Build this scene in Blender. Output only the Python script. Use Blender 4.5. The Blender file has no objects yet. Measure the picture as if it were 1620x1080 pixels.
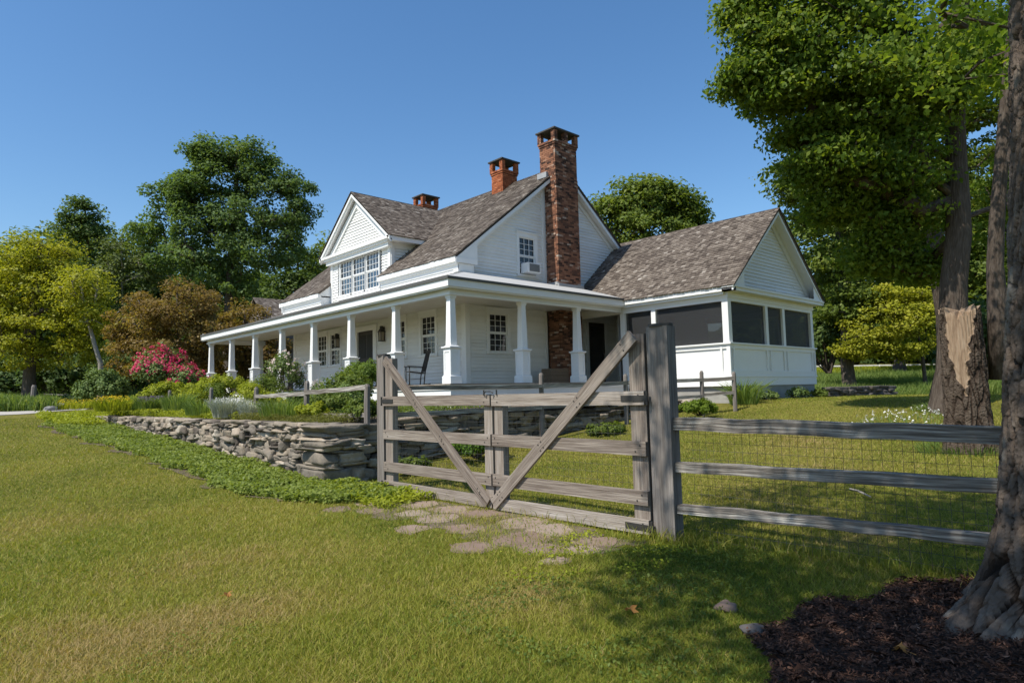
import bpy, math, random
import numpy as np
from mathutils import Vector, Matrix
random.seed(7)
rng = np.random.default_rng(7)
S = bpy.context.scene
COL = S.collection

# ------------------------------------------------------------------ camera
YAW, PIT, ROL, FPX = 0.751919, 0.0782699, -0.0240507, 1028.6
CAM = np.array([0.0, 0.0, 1.5])
_f = np.array([math.sin(YAW)*math.cos(PIT), math.cos(YAW)*math.cos(PIT), math.sin(PIT)])
_r0 = np.array([math.cos(YAW), -math.sin(YAW), 0.0]); _u0 = np.cross(_r0, _f)
_r = math.cos(ROL)*_r0 + math.sin(ROL)*_u0
_u = -math.sin(ROL)*_r0 + math.cos(ROL)*_u0
cd = bpy.data.cameras.new('camera'); cam = bpy.data.objects.new('camera', cd); COL.objects.link(cam)
cd.sensor_width = 36; cd.sensor_fit = 'HORIZONTAL'; cd.lens = 36*FPX/1620; cd.clip_start = 0.05; cd.clip_end = 2000
cam.matrix_world = Matrix(((_r[0], _u[0], -_f[0], CAM[0]), (_r[1], _u[1], -_f[1], CAM[1]), (_r[2], _u[2], -_f[2], CAM[2]), (0, 0, 0, 1)))
S.camera = cam

# ------------------------------------------------------------------ light
SUN_EL = math.radians(54)
SUN_DIR = np.array([-0.9965, 0.083, 0.0]); SUN_DIR /= np.linalg.norm(SUN_DIR)      # horizontal direction towards the sun
W = bpy.data.worlds.new('World'); S.world = W; W.use_nodes = True
nt = W.node_tree; bg = nt.nodes['Background']
sky = nt.nodes.new('ShaderNodeTexSky'); sky.sky_type = 'NISHITA'; sky.sun_disc = False
sky.sun_elevation = SUN_EL; sky.sun_rotation = math.atan2(SUN_DIR[0], SUN_DIR[1])
sky.air_density = 1.15; sky.dust_density = 0.6; sky.ozone_density = 3.6; sky.altitude = 0
hs = nt.nodes.new('ShaderNodeHueSaturation'); hs.inputs['Saturation'].default_value = 1.19
nt.links.new(sky.outputs[0], hs.inputs['Color']); nt.links.new(hs.outputs[0], bg.inputs[0]); bg.inputs[1].default_value = 0.079
sd = bpy.data.lights.new('sun', 'SUN'); sd.energy = 2.9; sd.angle = math.radians(0.5); sd.color = (1.0, 0.94, 0.83)
so = bpy.data.objects.new('sun', sd); COL.objects.link(so)
_sv = Vector((SUN_DIR[0]*math.cos(SUN_EL), SUN_DIR[1]*math.cos(SUN_EL), math.sin(SUN_EL)))
so.rotation_euler = _sv.to_track_quat('Z', 'Y').to_euler(); so.location = (-20, 5, 40)
S.view_settings.view_transform = 'Standard'; S.view_settings.look = 'None'
S.view_settings.exposure = 1.02; S.view_settings.gamma = 1.0
S.cycles.max_bounces = 8; S.cycles.transparent_max_bounces = 12; S.cycles.use_denoising = True

# ------------------------------------------------------------------ helpers
def ray(x, y):
    return _f + (x-810)/FPX*_r + (540-y)/FPX*_u
def P(x, y, d):                       # point of the world at depth d along the sight line of a photo pixel
    return CAM + d*ray(x, y)
def PX(x, y, X=None, Y=None, Z=None):
    q = ray(x, y)
    t = X/q[0] if X is not None else (Y/q[1] if Y is not None else (Z-CAM[2])/q[2])
    return CAM + t*q

def sstep(a, b, x):
    t = np.clip((np.asarray(x, float)-a)/(b-a), 0, 1); return t*t*(3-2*t)
def ground(x, y):
    x = np.asarray(x, float); y = np.asarray(y, float)
    yy = np.maximum(0, y-10.3)
    a = 0.05*np.minimum(yy, 20) + 0.035*np.maximum(0, yy-20)*(yy < 90) + 0.035*70*(yy >= 90)
    a = a*(1-0.0*x)
    t = np.clip((x-7)/11.5, 0, 1)
    rr = 1.08*t**1.5
    rr = rr - 0.45*sstep(24.5, 29, x) + 0.045*np.clip(x-29, 0, 70)
    bed = 0.2*sstep(8.9, 10.3, y)*sstep(6.1, 7.2, x)*(1-sstep(13, 17, x))*(1-sstep(10.8, 12, y))
    bump = 0.02*np.sin(x*1.3+y*.7)*np.sin(y*1.1-x*.4)+0.012*np.sin(x*2.9+1)*np.sin(y*2.3)
    mul = 0.10*np.exp(-((x-5.1)**2+(y-.5)**2)/1.6)
    return a+rr+bed+bump+mul
def hit(px, py, tmax=200):            # where a sight line meets the ground
    q = ray(px, py)
    ts = np.geomspace(1, tmax, 4000); pts = CAM+ts[:, None]*q
    k = np.argmax(pts[:, 2] < ground(pts[:, 0], pts[:, 1]))
    return pts[k]
def zt(x, y):                         # terrace soil behind the stone wall
    x = np.asarray(x, float); y = np.asarray(y, float)
    h = 1.0+0.14*sstep(5.5, 10, x)+0.02*np.sin(x*2.1)*np.sin(y*1.7)
    k = sstep(20, 27, y); return h*(1-k)+k*(np.maximum(ground(x, y), .98)+.03)

def put(o, parent=None):
    COL.objects.link(o)
    if parent is not None: o.parent = parent
    return o
def tag(o, label=None, cat=None, group=None, kind=None):
    if label: o['label'] = label
    if cat: o['category'] = cat
    if group: o['group'] = group
    if kind: o['kind'] = kind
    return o
def empty(name, loc=(0, 0, 0), label=None, cat=None, group=None):
    o = bpy.data.objects.new(name, None); o.location = loc; o.empty_display_size = .2
    put(o); tag(o, label, cat, group); bpy.context.view_layer.update(); return o

def npmesh(name, V, F, mat=None, parent=None, rnd=None, uv=None, smooth=False):
    V = np.asarray(V, np.float32); F = np.asarray(F, np.int32)
    if parent is not None: V = V-np.array(parent.location, np.float32)[None]
    me = bpy.data.meshes.new(name); k = F.shape[1]; M = len(F)
    me.vertices.add(len(V)); me.vertices.foreach_set('co', V.ravel())
    me.loops.add(M*k); me.loops.foreach_set('vertex_index', F.ravel())
    me.polygons.add(M); me.polygons.foreach_set('loop_start', np.arange(0, M*k, k, dtype=np.int32))
    if smooth: me.polygons.foreach_set('use_smooth', np.ones(M, bool))
    if uv is not None:
        l = me.uv_layers.new(name='UVMap'); l.data.foreach_set('uv', np.asarray(uv, np.float32).ravel())
    if rnd is not None:
        a = me.attributes.new('rnd', 'FLOAT', 'FACE'); a.data.foreach_set('value', np.asarray(rnd, np.float32))
    me.update(calc_edges=True)
    if mat: me.materials.append(mat)
    return put(bpy.data.objects.new(name, me), parent)

class MB:
    def __init__(s): s.v = []; s.f = []; s.r = []; s.uv = {}
    def face(s, pts, rnd=0.5, uv=None):
        b = len(s.v); s.v.extend([tuple(p) for p in pts]); s.f.append(tuple(range(b, b+len(pts)))); s.r.append(rnd)
        if uv is not None: s.uv[len(s.f)-1] = uv
    def box(s, x0, x1, y0, y1, z0, z1, rnd=None, bev=0):
        rnd = random.random() if rnd is None else rnd
        c = [(x0, y0, z0), (x1, y0, z0), (x1, y1, z0), (x0, y1, z0), (x0, y0, z1), (x1, y0, z1), (x1, y1, z1), (x0, y1, z1)]
        s._hex(c, rnd)
    def _hex(s, c, rnd):
        b = len(s.v); s.v.extend([tuple(p) for p in c])
        for q in ((3, 2, 1, 0), (4, 5, 6, 7), (0, 1, 5, 4), (1, 2, 6, 5), (2, 3, 7, 6), (3, 0, 4, 7)):
            s.f.append(tuple(b+i for i in q)); s.r.append(rnd)
    def frustum(s, cx, cy, z0, z1, a0, a1, rnd=.5):
        c = [(cx-a0, cy-a0, z0), (cx+a0, cy-a0, z0), (cx+a0, cy+a0, z0), (cx-a0, cy+a0, z0), (cx-a1, cy-a1, z1), (cx+a1, cy-a1, z1), (cx+a1, cy+a1, z1), (cx-a1, cy+a1, z1)]
        s._hex(c, rnd)
    def board(s, p0, p1, w, t, side, rnd=None, seg=1, wob=0.0):
        # board from p0 to p1; width w along 'side', thickness t along the third axis; uv runs along the grain
        rnd = random.random() if rnd is None else rnd
        p0 = Vector(p0); p1 = Vector(p1); d = (p1-p0); L = d.length; d.normalize()
        sd_ = Vector(side); sd_ = (sd_-sd_.dot(d)*d).normalized(); n = d.cross(sd_)
        off = random.random()*50; rings = []
        for i in range(seg+1):
            c = p0+d*L*i/seg
            j = Vector((random.uniform(-1, 1), random.uniform(-1, 1), random.uniform(-1, 1)))*wob
            ww = w*(1+random.uniform(-1, 1)*wob*3); tt = t*(1+random.uniform(-1, 1)*wob*3)
            rings.append([c+j+sd_*ww/2*a+n*tt/2*b for a, b in ((-1, -1), (1, -1), (1, 1), (-1, 1))])
        per = [0, w, w+t, 2*w+t, 2*w+2*t]
        for i in range(seg):
            for k in range(4):
                k2 = (k+1) % 4
                s.face([rings[i][k], rings[i][k2], rings[i+1][k2], rings[i+1][k]], rnd,
                       [(off+L*i/seg, off+per[k]), (off+L*i/seg, off+per[k+1]), (off+L*(i+1)/seg, off+per[k+1]), (off+L*(i+1)/seg, off+per[k])])
        for rg, fl in ((rings[0], True), (rings[-1], False)):
            q = rg[::-1] if fl else rg
            s.face(q, rnd*.6, [(off+.01*a, off+b*w) for a, b in ((0, 0), (1, 0), (1, 1), (0, 1))])
    def tube(s, pts, rad, n=8, rnd=.5, cap=True):
        pts = [Vector(p) for p in pts]; b0 = len(s.v); off = random.random()*20; L = 0
        ref = Vector((0, 0, 1)) if abs((pts[-1]-pts[0]).normalized().z) < .9 else Vector((1, 0, 0))
        ring_uv = []
        for i, p in enumerate(pts):
            d = (pts[min(i+1, len(pts)-1)]-pts[max(i-1, 0)]).normalized()
            a = d.cross(ref).normalized(); c = d.cross(a)
            r = rad[i] if hasattr(rad, '__len__') else rad
            for k in range(n):
                th = 2*math.pi*k/n; s.v.append(tuple(p+a*math.cos(th)*r+c*math.sin(th)*r))
            if i: L += (p-pts[i-1]).length
            ring_uv.append((off+L, 2*math.pi*(rad[0] if hasattr(rad, '__len__') else rad)))
        for i in range(len(pts)-1):
            for k in range(n):
                k2 = (k+1) % n
                s.f.append((b0+i*n+k, b0+(i+1)*n+k, b0+(i+1)*n+k2, b0+i*n+k2)); s.r.append(rnd)
                u0, c0 = ring_uv[i]; u1, c1 = ring_uv[i+1]
                s.uv[len(s.f)-1] = [(u0, c0*k/n), (u1, c0*k/n), (u1, c0*(k+1)/n), (u0, c0*(k+1)/n)]
        if cap:
            s.f.append(tuple(b0+k for k in range(n))); s.r.append(rnd)
            s.f.append(tuple(b0+(len(pts)-1)*n+k for k in range(n))[::-1]); s.r.append(rnd)
    def build(s, name, mat, parent=None, smooth=False, bevel=0):
        me = bpy.data.meshes.new(name)
        o = Vector(parent.location) if parent is not None else Vector((0, 0, 0))
        if parent is not None and parent.parent is not None: o = o+parent.parent.location
        V = [(x-o.x, y-o.y, z-o.z) for x, y, z in s.v]
        me.from_pydata(V, [], s.f)
        a = me.attributes.new('rnd', 'FLOAT', 'FACE'); a.data.foreach_set('value', np.array(s.r, np.float32))
        l = me.uv_layers.new(name='UVMap'); uvs = np.zeros((len(me.loops), 2), np.float32); i = 0
        for fi, f in enumerate(s.f):
            if fi in s.uv:
                for q in s.uv[fi]: uvs[i] = q; i += 1
            else:
                p = [Vector(s.v[k]) for k in f]; n = (p[1]-p[0]).cross(p[-1]-p[0]); ax = max(range(3), key=lambda k: abs(n[k]))
                for q in p: uvs[i] = ((q.y, q.z), (q.x, q.z), (q.x, q.y))[ax]; i += 1
        l.data.foreach_set('uv', uvs.ravel())
        if smooth: me.polygons.foreach_set('use_smooth', np.ones(len(me.polygons), bool))
        if mat: me.materials.append(mat)
        ob = put(bpy.data.objects.new(name, me), parent)
        if bevel:
            m = ob.modifiers.new('bevel', 'BEVEL'); m.width = bevel; m.segments = 2; m.limit_method = 'ANGLE'
        return ob

# ------------------------------------------------------------------ materials
def M_(name, ramp, rw=1.0, noise=None, rough=.7, spec=.3, bump=None, coord='Object', transl=0.0, tcol=None, sheen=0, noise2=None, stretch=None):
    """ramp: colour stops over fac = rnd*rw + sum(noise amplitude); noise: (scale, amount, detail)"""
    m = bpy.data.materials.new(name); m.use_nodes = True; t = m.node_tree; N = t.nodes; Lk = t.links
    b = N['Principled BSDF']; b.inputs['Roughness'].default_value = rough; b.inputs['Specular IOR Level'].default_value = spec
    def math_(op, a, c):
        q = N.new('ShaderNodeMath'); q.operation = op
        for i, v in enumerate((a, c)):
            if isinstance(v, (int, float)): q.inputs[i].default_value = v
            else: Lk.new(v, q.inputs[i])
        return q.outputs[0]
    tc = N.new('ShaderNodeTexCoord'); vec = tc.outputs[coord]
    if stretch:
        mp = N.new('ShaderNodeMapping'); mp.inputs['Scale'].default_value = stretch; Lk.new(vec, mp.inputs['Vector']); vec = mp.outputs[0]
    at = N.new('ShaderNodeAttribute'); at.attribute_name = 'rnd'
    fac = math_('MULTIPLY', at.outputs['Fac'], rw)
    for nz in (noise, noise2):
        if nz:
            q = N.new('ShaderNodeTexNoise'); q.inputs['Scale'].default_value = nz[0]; q.inputs['Detail'].default_value = nz[2] if len(nz) > 2 else 4
            Lk.new(vec, q.inputs['Vector'])
            fac = math_('ADD', fac, math_('MULTIPLY', math_('SUBTRACT', q.outputs['Fac'], .5), nz[1]))
    if rw < 1: fac = math_('ADD', fac, (1-rw)*.5)
    cr = N.new('ShaderNodeValToRGB'); e = cr.color_ramp.elements
    while len(e) < len(ramp): e.new(.5)
    for i, (p, c) in enumerate(ramp): e[i].position = p; e[i].color = (*c, 1)
    Lk.new(fac, cr.inputs[0]); Lk.new(cr.outputs[0], b.inputs['Base Color'])
    if bump:
        q = N.new('ShaderNodeTexNoise'); q.inputs['Scale'].default_value = bump[0]; q.inputs['Detail'].default_value = 6; Lk.new(vec, q.inputs['Vector'])
        bp = N.new('ShaderNodeBump'); bp.inputs['Strength'].default_value = bump[1]; bp.inputs['Distance'].default_value = bump[2]
        Lk.new(q.outputs['Fac'], bp.inputs['Height']); Lk.new(bp.outputs[0], b.inputs['Normal'])
    if transl:
        tr = N.new('ShaderNodeBsdfTranslucent'); mx = N.new('ShaderNodeMixShader'); mx.inputs[0].default_value = transl
        hs = N.new('ShaderNodeMixRGB'); hs.blend_type = 'MULTIPLY'; hs.inputs[0].default_value = 1; hs.inputs[2].default_value = (*(tcol or (1.3, 1.3, .5)), 1)
        Lk.new(cr.outputs[0], hs.inputs[1]); Lk.new(hs.outputs[0], tr.inputs[0])
        Lk.new(b.outputs[0], mx.inputs[1]); Lk.new(tr.outputs[0], mx.inputs[2]); Lk.new(mx.outputs[0], N['Material Output'].inputs[0])
    return m
def flat(name, c, rough=.5, **k): return M_(name, [(0, tuple(v*.93 for v in c)), (1, c)], rw=.6, rough=rough, **k)

mPaint = M_('white_paint', [(0, (.58, .575, .555)), (.5, (.775, .775, .76)), (1, (.83, .83, .82))], rw=.25, noise=(1.1, .5, 6), noise2=(9, .25, 4), rough=.42, bump=(30, .12, .004))
mTrim = M_('white_trim', [(0, (.70, .705, .70)), (1, (.83, .83, .82))], rw=.3, noise=(3, .6, 6), rough=.38, bump=(40, .08, .003))
mShingle = M_('cedar_shingle', [(0, (.055, .043, .035)), (.35, (.112, .091, .075)), (.6, (.168, .14, .116)), (.85, (.235, .203, .172)), (1, (.37, .34, .3))], rw=.84, noise=(1.3, .35, 5), noise2=(16, .3, 4), rough=.85, spec=.2, bump=(60, .5, .01), stretch=(1, 1, 1))
mBrick = M_('chimney_brick', [(0, (.05, .03, .024)), (.25, (.13, .066, .045)), (.5, (.23, .105, .064)), (.75, (.31, .15, .09)), (.9, (.36, .22, .155)), (1, (.46, .37, .3))], rw=.95, noise=(2.2, .4, 5), noise2=(22, .2, 3), rough=.9, spec=.15, bump=(70, .6, .01))
mBrickNew = M_('orange_brick', [(0, (.21, .065, .03)), (.6, (.36, .115, .05)), (1, (.46, .19, .1))], rw=.9, noise=(22, .2, 3), rough=.9, spec=.15, bump=(70, .5, .01))
mMortar = M_('mortar', [(0, (.1, .08, .065)), (1, (.2, .17, .14))], rw=.2, noise=(6, .8), rough=.95, bump=(50, .5, .01))
mSoot = M_('sooty_cap', [(0, (.03, .028, .026)), (1, (.09, .085, .08))], rw=.3, noise=(6, .8), rough=.8)
mLead = M_('lead_flashing', [(0, (.2, .21, .22)), (1, (.42, .43, .44))], rw=.4, noise=(6, .7), rough=.45)
mRoofDark = M_('porch_roofing', [(0, (.36, .36, .35)), (1, (.5, .5, .49))], rw=.3, noise=(3, .6), rough=.6)
mDrip = M_('dark_drip_edge', [(0, (.05, .05, .048)), (1, (.1, .1, .095))], rough=.6)
mGlass = M_('window_pane', [(0, (.006, .007, .008)), (1, (.02, .022, .024))], rw=.2, noise=(3, .8), rough=.04, spec=.6)
mDark = M_('dark_opening', [(0, (.012, .011, .01)), (1, (.02, .019, .018))], rough=.5)
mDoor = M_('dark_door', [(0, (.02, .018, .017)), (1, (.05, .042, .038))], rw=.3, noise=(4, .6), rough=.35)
mDeck = M_('porch_deck', [(0, (.17, .14, .11)), (1, (.32, .28, .23))], rw=.7, noise=(8, .4), rough=.7)
mCeil = M_('porch_ceiling', [(0, (.62, .6, .53)), (1, (.74, .72, .65))], rw=.5, noise=(3, .5), rough=.5)
mConc = M_('concrete', [(0, (.20, .195, .18)), (1, (.40, .39, .36))], rw=.1, noise=(2.2, .9, 8), noise2=(14, .3), rough=.9, bump=(25, .4, .01))
mIron = M_('black_iron', [(0, (.012, .012, .012)), (1, (.05, .045, .04))], rw=.2, noise=(20, .8), rough=.55, spec=.4)
mWire = M_('galvanised_wire', [(0, (.05, .048, .044)), (1, (.1, .095, .09))], rough=.5)
mLampGlass = flat('lantern_glass', (.30, .26, .2), rough=.1)
def wood(name, ramp, bump=.5, **k): return M_(name, ramp, rw=.35, coord='UV', stretch=(1.3, 34, 1), noise=(1.7, 1.25, 12), noise2=(.3, .75, 4), rough=.88, spec=.2, bump=(2.6, bump, .012), **k)
mGate = wood('weathered_gate_wood', [(0, (.06, .045, .036)), (.3, (.17, .138, .115)), (.6, (.275, .235, .20)), (.85, (.36, .32, .285)), (1, (.46, .42, .39))], bump=.7)
mPost = wood('weathered_post_wood', [(0, (.05, .043, .039)), (.4, (.16, .14, .125)), (.75, (.25, .225, .205)), (1, (.36, .335, .31))])
mRail = wood('lichened_rail_wood', [(0, (.05, .042, .035)), (.36, (.14, .122, .105)), (.56, (.28, .255, .225)), (.72, (.48, .455, .41)), (1, (.66, .65, .60))], bump=1.0)
mBark = M_('grey_bark', [(0, (.025, .019, .015)), (.45, (.085, .066, .053)), (.8, (.155, .128, .106)), (1, (.26, .235, .2))], rw=.5, coord='UV', stretch=(1.3, 5, 1), noise=(3.2, 1.0, 9), noise2=(.7, .4, 3), rough=.95, spec=.1, bump=(4.5, 1.0, .04))
mBarkFar = M_('tree_bark', [(0, (.035, .028, .022)), (.5, (.10, .083, .068)), (1, (.2, .17, .145))], rw=.4, coord='UV', stretch=(1, 4, 1), noise=(3, 1.0, 7), rough=.95, spec=.1, bump=(5, .9, .03))
mBirch = M_('pale_bark', [(0, (.12, .105, .09)), (.5, (.30, .27, .235)), (1, (.42, .39, .35))], rw=.3, coord='UV', noise=(3, .9, 7), rough=.9, spec=.1)
mCutWood = M_('bare_cut_wood', [(0, (.11, .07, .042)), (.5, (.27, .19, .125)), (1, (.40, .31, .225))], rw=.3, coord='Object', stretch=(6, 6, 1.2), noise=(3, 1.0, 8), rough=.85, bump=(6, .7, .02))
mStone = M_('field_stone', [(0, (.05, .043, .036)), (.25, (.12, .10, .083)), (.42, (.17, .15, .125)), (.6, (.235, .20, .158)), (.78, (.31, .255, .195)), (1, (.42, .375, .315))], rw=.85, noise=(4.5, .55, 8), noise2=(22, .35, 5), rough=.92, spec=.15, bump=(18, .7, .02))
mStoneGrey = M_('grey_stone', [(0, (.12, .12, .115)), (.5, (.26, .255, .245)), (1, (.42, .41, .39))], rw=.5, noise=(6, .6, 8), rough=.9, bump=(22, .6, .015))
mFlag = M_('flagstone', [(0, (.15, .10, .075)), (.5, (.25, .185, .145)), (1, (.33, .27, .225))], rw=.7, noise=(5, .6, 8), rough=.9, bump=(25, .4, .01))
mPathSoil = M_('path_soil', [(0, (.07, .055, .035)), (.5, (.14, .11, .075)), (1, (.22, .175, .125))], rw=.1, noise=(6, 1.0, 8), rough=1, bump=(40, .8, .02))
mStoneDark = M_('dark_stone', [(0, (.04, .035, .032)), (1, (.14, .125, .115))], rw=.4, noise=(9, .8, 8), rough=.9, bump=(25, .5, .01))
mSoil = M_('garden_soil', [(0, (.06, .043, .03)), (.6, (.13, .10, .07)), (1, (.2, .16, .11))], rw=.1, noise=(7, 1.0, 8), rough=1, bump=(30, .9, .03))
mGravel = M_('gravel_drive', [(0, (.30, .28, .25)), (1, (.5, .47, .43))], rw=.1, noise=(14, 1.0, 8), rough=1, bump=(50, .7, .02))
mMulch = M_('bark_mulch', [(0, (.028, .014, .009)), (.4, (.09, .045, .03)), (.75, (.17, .092, .062)), (1, (.38, .26, .18))], rw=.7, noise=(20, .5, 6), rough=.95, spec=.15)
mMulchBase = M_('mulch_base', [(0, (.02, .012, .008)), (1, (.07, .038, .027))], rw=.1, noise=(25, 1.0, 8), rough=1, bump=(60, 1, .04))
mLawn = M_('lawn_ground', [(0, (.08, .07, .022)), (.35, (.14, .135, .028)), (.65, (.22, .20, .045)), (1, (.29, .24, .09))], rw=.1, noise=(.35, .7, 4), noise2=(9, .9, 8), rough=1, spec=.1, bump=(45, 1, .05))
def leaf(name, ramp, transl=.42, rough=.5, nz=(.35, .35, 2), **k): return M_(name, ramp, rw=.75, noise=nz, rough=rough, spec=.16, transl=transl, **k)
mGrass = leaf('grass_blades', [(0, (.045, .08, .011)), (.22, (.14, .19, .024)), (.45, (.27, .285, .042)), (.64, (.36, .325, .075)), (.80, (.40, .31, .125)), (1, (.43, .30, .16))], transl=.35, nz=(.55, .4, 5))
mCover = leaf('cover_leaf', [(0, (.075, .115, .022)), (.5, (.20, .255, .05)), (1, (.37, .41, .12))], nz=(.8, .3, 3))
mGreen = leaf('green_leaf', [(0, (0.062, 0.096, 0.020)), (.5, (0.132, 0.184, 0.036)), (1, (0.264, 0.304, 0.072))])
mDeep = leaf('deep_green_leaf', [(0, (.05, .085, .028)), (.5, (.10, .155, .048)), (1, (.20, .26, .09))])
mCotton = leaf('poplar_leaf', [(0, (0.060, 0.102, 0.034)), (.5, (0.119, 0.184, 0.064)), (1, (0.221, 0.297, 0.122))], rough=.6)
mMaple = leaf('maple_leaf', [(0, (.055, .105, .016)), (.4, (.12, .19, .028)), (.75, (.21, .265, .04)), (1, (.37, .36, .06))], transl=.5, nz=(.25, .45, 2))
mYellow = leaf('yellow_green_leaf', [(0, (.17, .19, .02)), (.5, (.32, .335, .035)), (1, (.50, .46, .065))], transl=.45)
mBronze = leaf('bronze_leaf', [(0, (0.109, 0.072, 0.026)), (.4, (0.217, 0.145, 0.050)), (.7, (0.290, 0.217, 0.072)), (1, (0.275, 0.290, 0.078))], nz=(.5, .5, 3))
mBox = leaf('shrub_leaf', [(0, (0.055, 0.090, 0.027)), (.5, (0.126, 0.188, 0.054)), (1, (0.268, 0.330, 0.108))], transl=.25)
mLime = leaf('lime_leaf', [(0, (0.156, 0.195, 0.018)), (.5, (0.286, 0.325, 0.029)), (1, (0.442, 0.455, 0.059))])
mSilver = leaf('silver_leaf', [(0, (.25, .27, .22)), (1, (.5, .52, .46))], transl=.2)
mTall = leaf('tall_grass_blades', [(0, (0.078, 0.130, 0.035)), (.5, (0.169, 0.247, 0.059)), (1, (0.338, 0.377, 0.117))], nz=(.2, .5, 3))
mPink = leaf('pink_petal', [(0, (.38, .02, .05)), (.5, (.58, .04, .13)), (1, (.72, .16, .26))], transl=.3, tcol=(1.2, .8, .8))
mPale = leaf('pale_petal', [(0, (.6, .45, .4)), (1, (.8, .72, .66))], transl=.3, tcol=(1, 1, 1))
mWhiteFl = leaf('white_petal', [(0, (.65, .65, .6)), (1, (.85, .85, .82))], transl=.2, tcol=(1, 1, 1))
mYelFl = leaf('yellow_petal', [(0, (.55, .38, .01)), (1, (.75, .58, .03))], transl=.2, tcol=(1, 1, 1))
mPurple = leaf('purple_petal', [(0, (.12, .08, .16)), (1, (.27, .2, .32))], transl=.2, tcol=(1, 1, 1))
mDeadLeaf = leaf('dead_leaf', [(0, (.3, .12, .03)), (1, (.5, .26, .08))], transl=.2, tcol=(1, 1, 1))

# ------------------------------------------------------------------ ground
def axis(lo, hi, step, far, sgn_lo, n=26):
    mid = np.arange(lo, hi+1e-6, step)
    g = np.geomspace(1, far, n)
    return np.concatenate([lo-g[::-1]*sgn_lo, mid, hi+g])
gx = axis(-9, 31, .22, 420, 1); gy = axis(-9, 34, .22, 420, 1)
GX, GY = np.meshgrid(gx, gy, indexing='ij'); GZ = ground(GX, GY)
nx, ny = GX.shape; ii, jj = np.meshgrid(np.arange(nx-1), np.arange(ny-1), indexing='ij')
FQ = np.stack([ii*ny+jj, (ii+1)*ny+jj, (ii+1)*ny+jj+1, ii*ny+jj+1], -1).reshape(-1, 4)
o = npmesh('ground', np.stack([GX, GY, GZ], -1).reshape(-1, 3), FQ, mLawn, smooth=True); tag(o, 'mown lawn and meadow ground rising towards the woods', 'ground', kind='structure')
# terrace sheet between the retaining walls, the porch and the wing
tx = np.arange(5.5, 19.01, .3); ty = np.arange(10.62, 33, .3)
TX, TY = np.meshgrid(tx, ty, indexing='ij'); TZ = zt(TX, TY)
nx, ny = TX.shape; ii, jj = np.meshgrid(np.arange(nx-1), np.arange(ny-1), indexing='ij')
FQ = np.stack([ii*ny+jj, (ii+1)*ny+jj, (ii+1)*ny+jj+1, ii*ny+jj+1], -1).reshape(-1, 4)
o = npmesh('terrace_ground', np.stack([TX, TY, TZ], -1).reshape(-1, 3), FQ, mSoil, smooth=True); tag(o, 'planted garden terrace held by the stone wall', 'ground', kind='structure')
# gravel drive far left
mb = MB(); dl = [tuple(hit(x_, y_)[:2]) for x_, y_ in ((-420, 657), (-150, 655.5), (0, 654), (50, 653), (95, 650.5), (135, 645))]; prev = None
prev = None
for i in range(41):
    t = i/40*5; k = min(int(t), 4); a = t-k
    x = dl[k][0]*(1-a)+dl[k+1][0]*a; y = dl[k][1]*(1-a)+dl[k+1][1]*a
    w = 1.5
    q = [(x+.72*w*e_, y+.72*w*e_, float(ground(x+.72*w*e_, y+.72*w*e_))+.02) for e_ in (1, .5, 0, -.5, -1)]
    if prev:
        for e_ in range(4): mb.face([prev[e_+1], q[e_+1], q[e_], prev[e_]])
    prev = q
o = mb.build('driveway', mGravel); tag(o, 'pale gravel drive crossing behind the lawn', 'driveway', kind='structure')

# ------------------------------------------------------------------ stones
def cube_template(n):
    vs = {}; V = []; F = []
    def vid(p):
        k = tuple(np.round(p, 5))
        if k not in vs: vs[k] = len(V); V.append(p)
        return vs[k]
    for ax in range(3):
        for sg in (-1, 1):
            for i in range(n):
                for j in range(n):
                    q = []
                    for a, b in ((i, j), (i+1, j), (i+1, j+1), (i, j+1)):
                        p = [0, 0, 0]; p[ax] = sg; p[(ax+1) % 3] = -1+2*a/n; p[(ax+2) % 3] = -1+2*b/n; q.append(vid(np.array(p, float)))
                    F.append(q if sg > 0 else q[::-1])
    return np.array(V), np.array(F)
CT_V, CT_F = cube_template(6)
def stone_verts(hx, hy, hz, k=5.0, rough=.12):
    V = CT_V.copy(); nrm = (np.abs(V)**k).sum(1)**(1/k); V = V/nrm[:, None]
    d = np.zeros(len(V))
    for fr in (1.3, 2.6, 5.0, 9.0):
        for _ in range(2):
            w = rng.normal(size=3)*fr; d += np.sin(V@w+rng.uniform(0, 6.28))*rough/fr*1.3
    V = V*(1+d[:, None])
    c = 1+rng.uniform(-.22, .22, 2)
    V[:, 0] *= 1+V[:, 2]*(c[0]-1)*.6
    V[:, 2] *= 1+V[:, 0]*(c[1]-1)*.7
    return V*np.array([hx, hy, hz])
C4_V, C4_F = cube_template(4)
def block_verts(hx, hy, hz):
    V = C4_V.copy(); nrm = (np.abs(V)**16).sum(1)**(1/16); V = V/nrm[:, None]
    V[:, 0] *= 1+.10*V[:, 2]*rng.normal()+.10*V[:, 1]*rng.normal(); V[:, 1] *= 1+.08*V[:, 2]*rng.normal()
    V[:, 2] *= 1+.18*V[:, 0]*rng.normal()
    d = np.sin(V@rng.normal(size=(3, 3))*2.2+rng.uniform(0, 6, 3))*.07+rng.normal(size=V.shape)*.028
    e_ = np.abs(V).max(1) > .9
    return (V+d*e_[:, None])*np.array([hx, hy, hz])
class NPB:
    def __init__(s): s.V = []; s.F = []; s.R = []; s.n = 0
    def add(s, V, F, r):
        s.V.append(V); s.F.append(F+s.n); s.R.append(np.full(len(F), r)); s.n += len(V)
    def build(s, name, mat, parent=None, smooth=True):
        return npmesh(name, np.concatenate(s.V), np.concatenate(s.F), mat, parent, np.concatenate(s.R), smooth=smooth)
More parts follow.
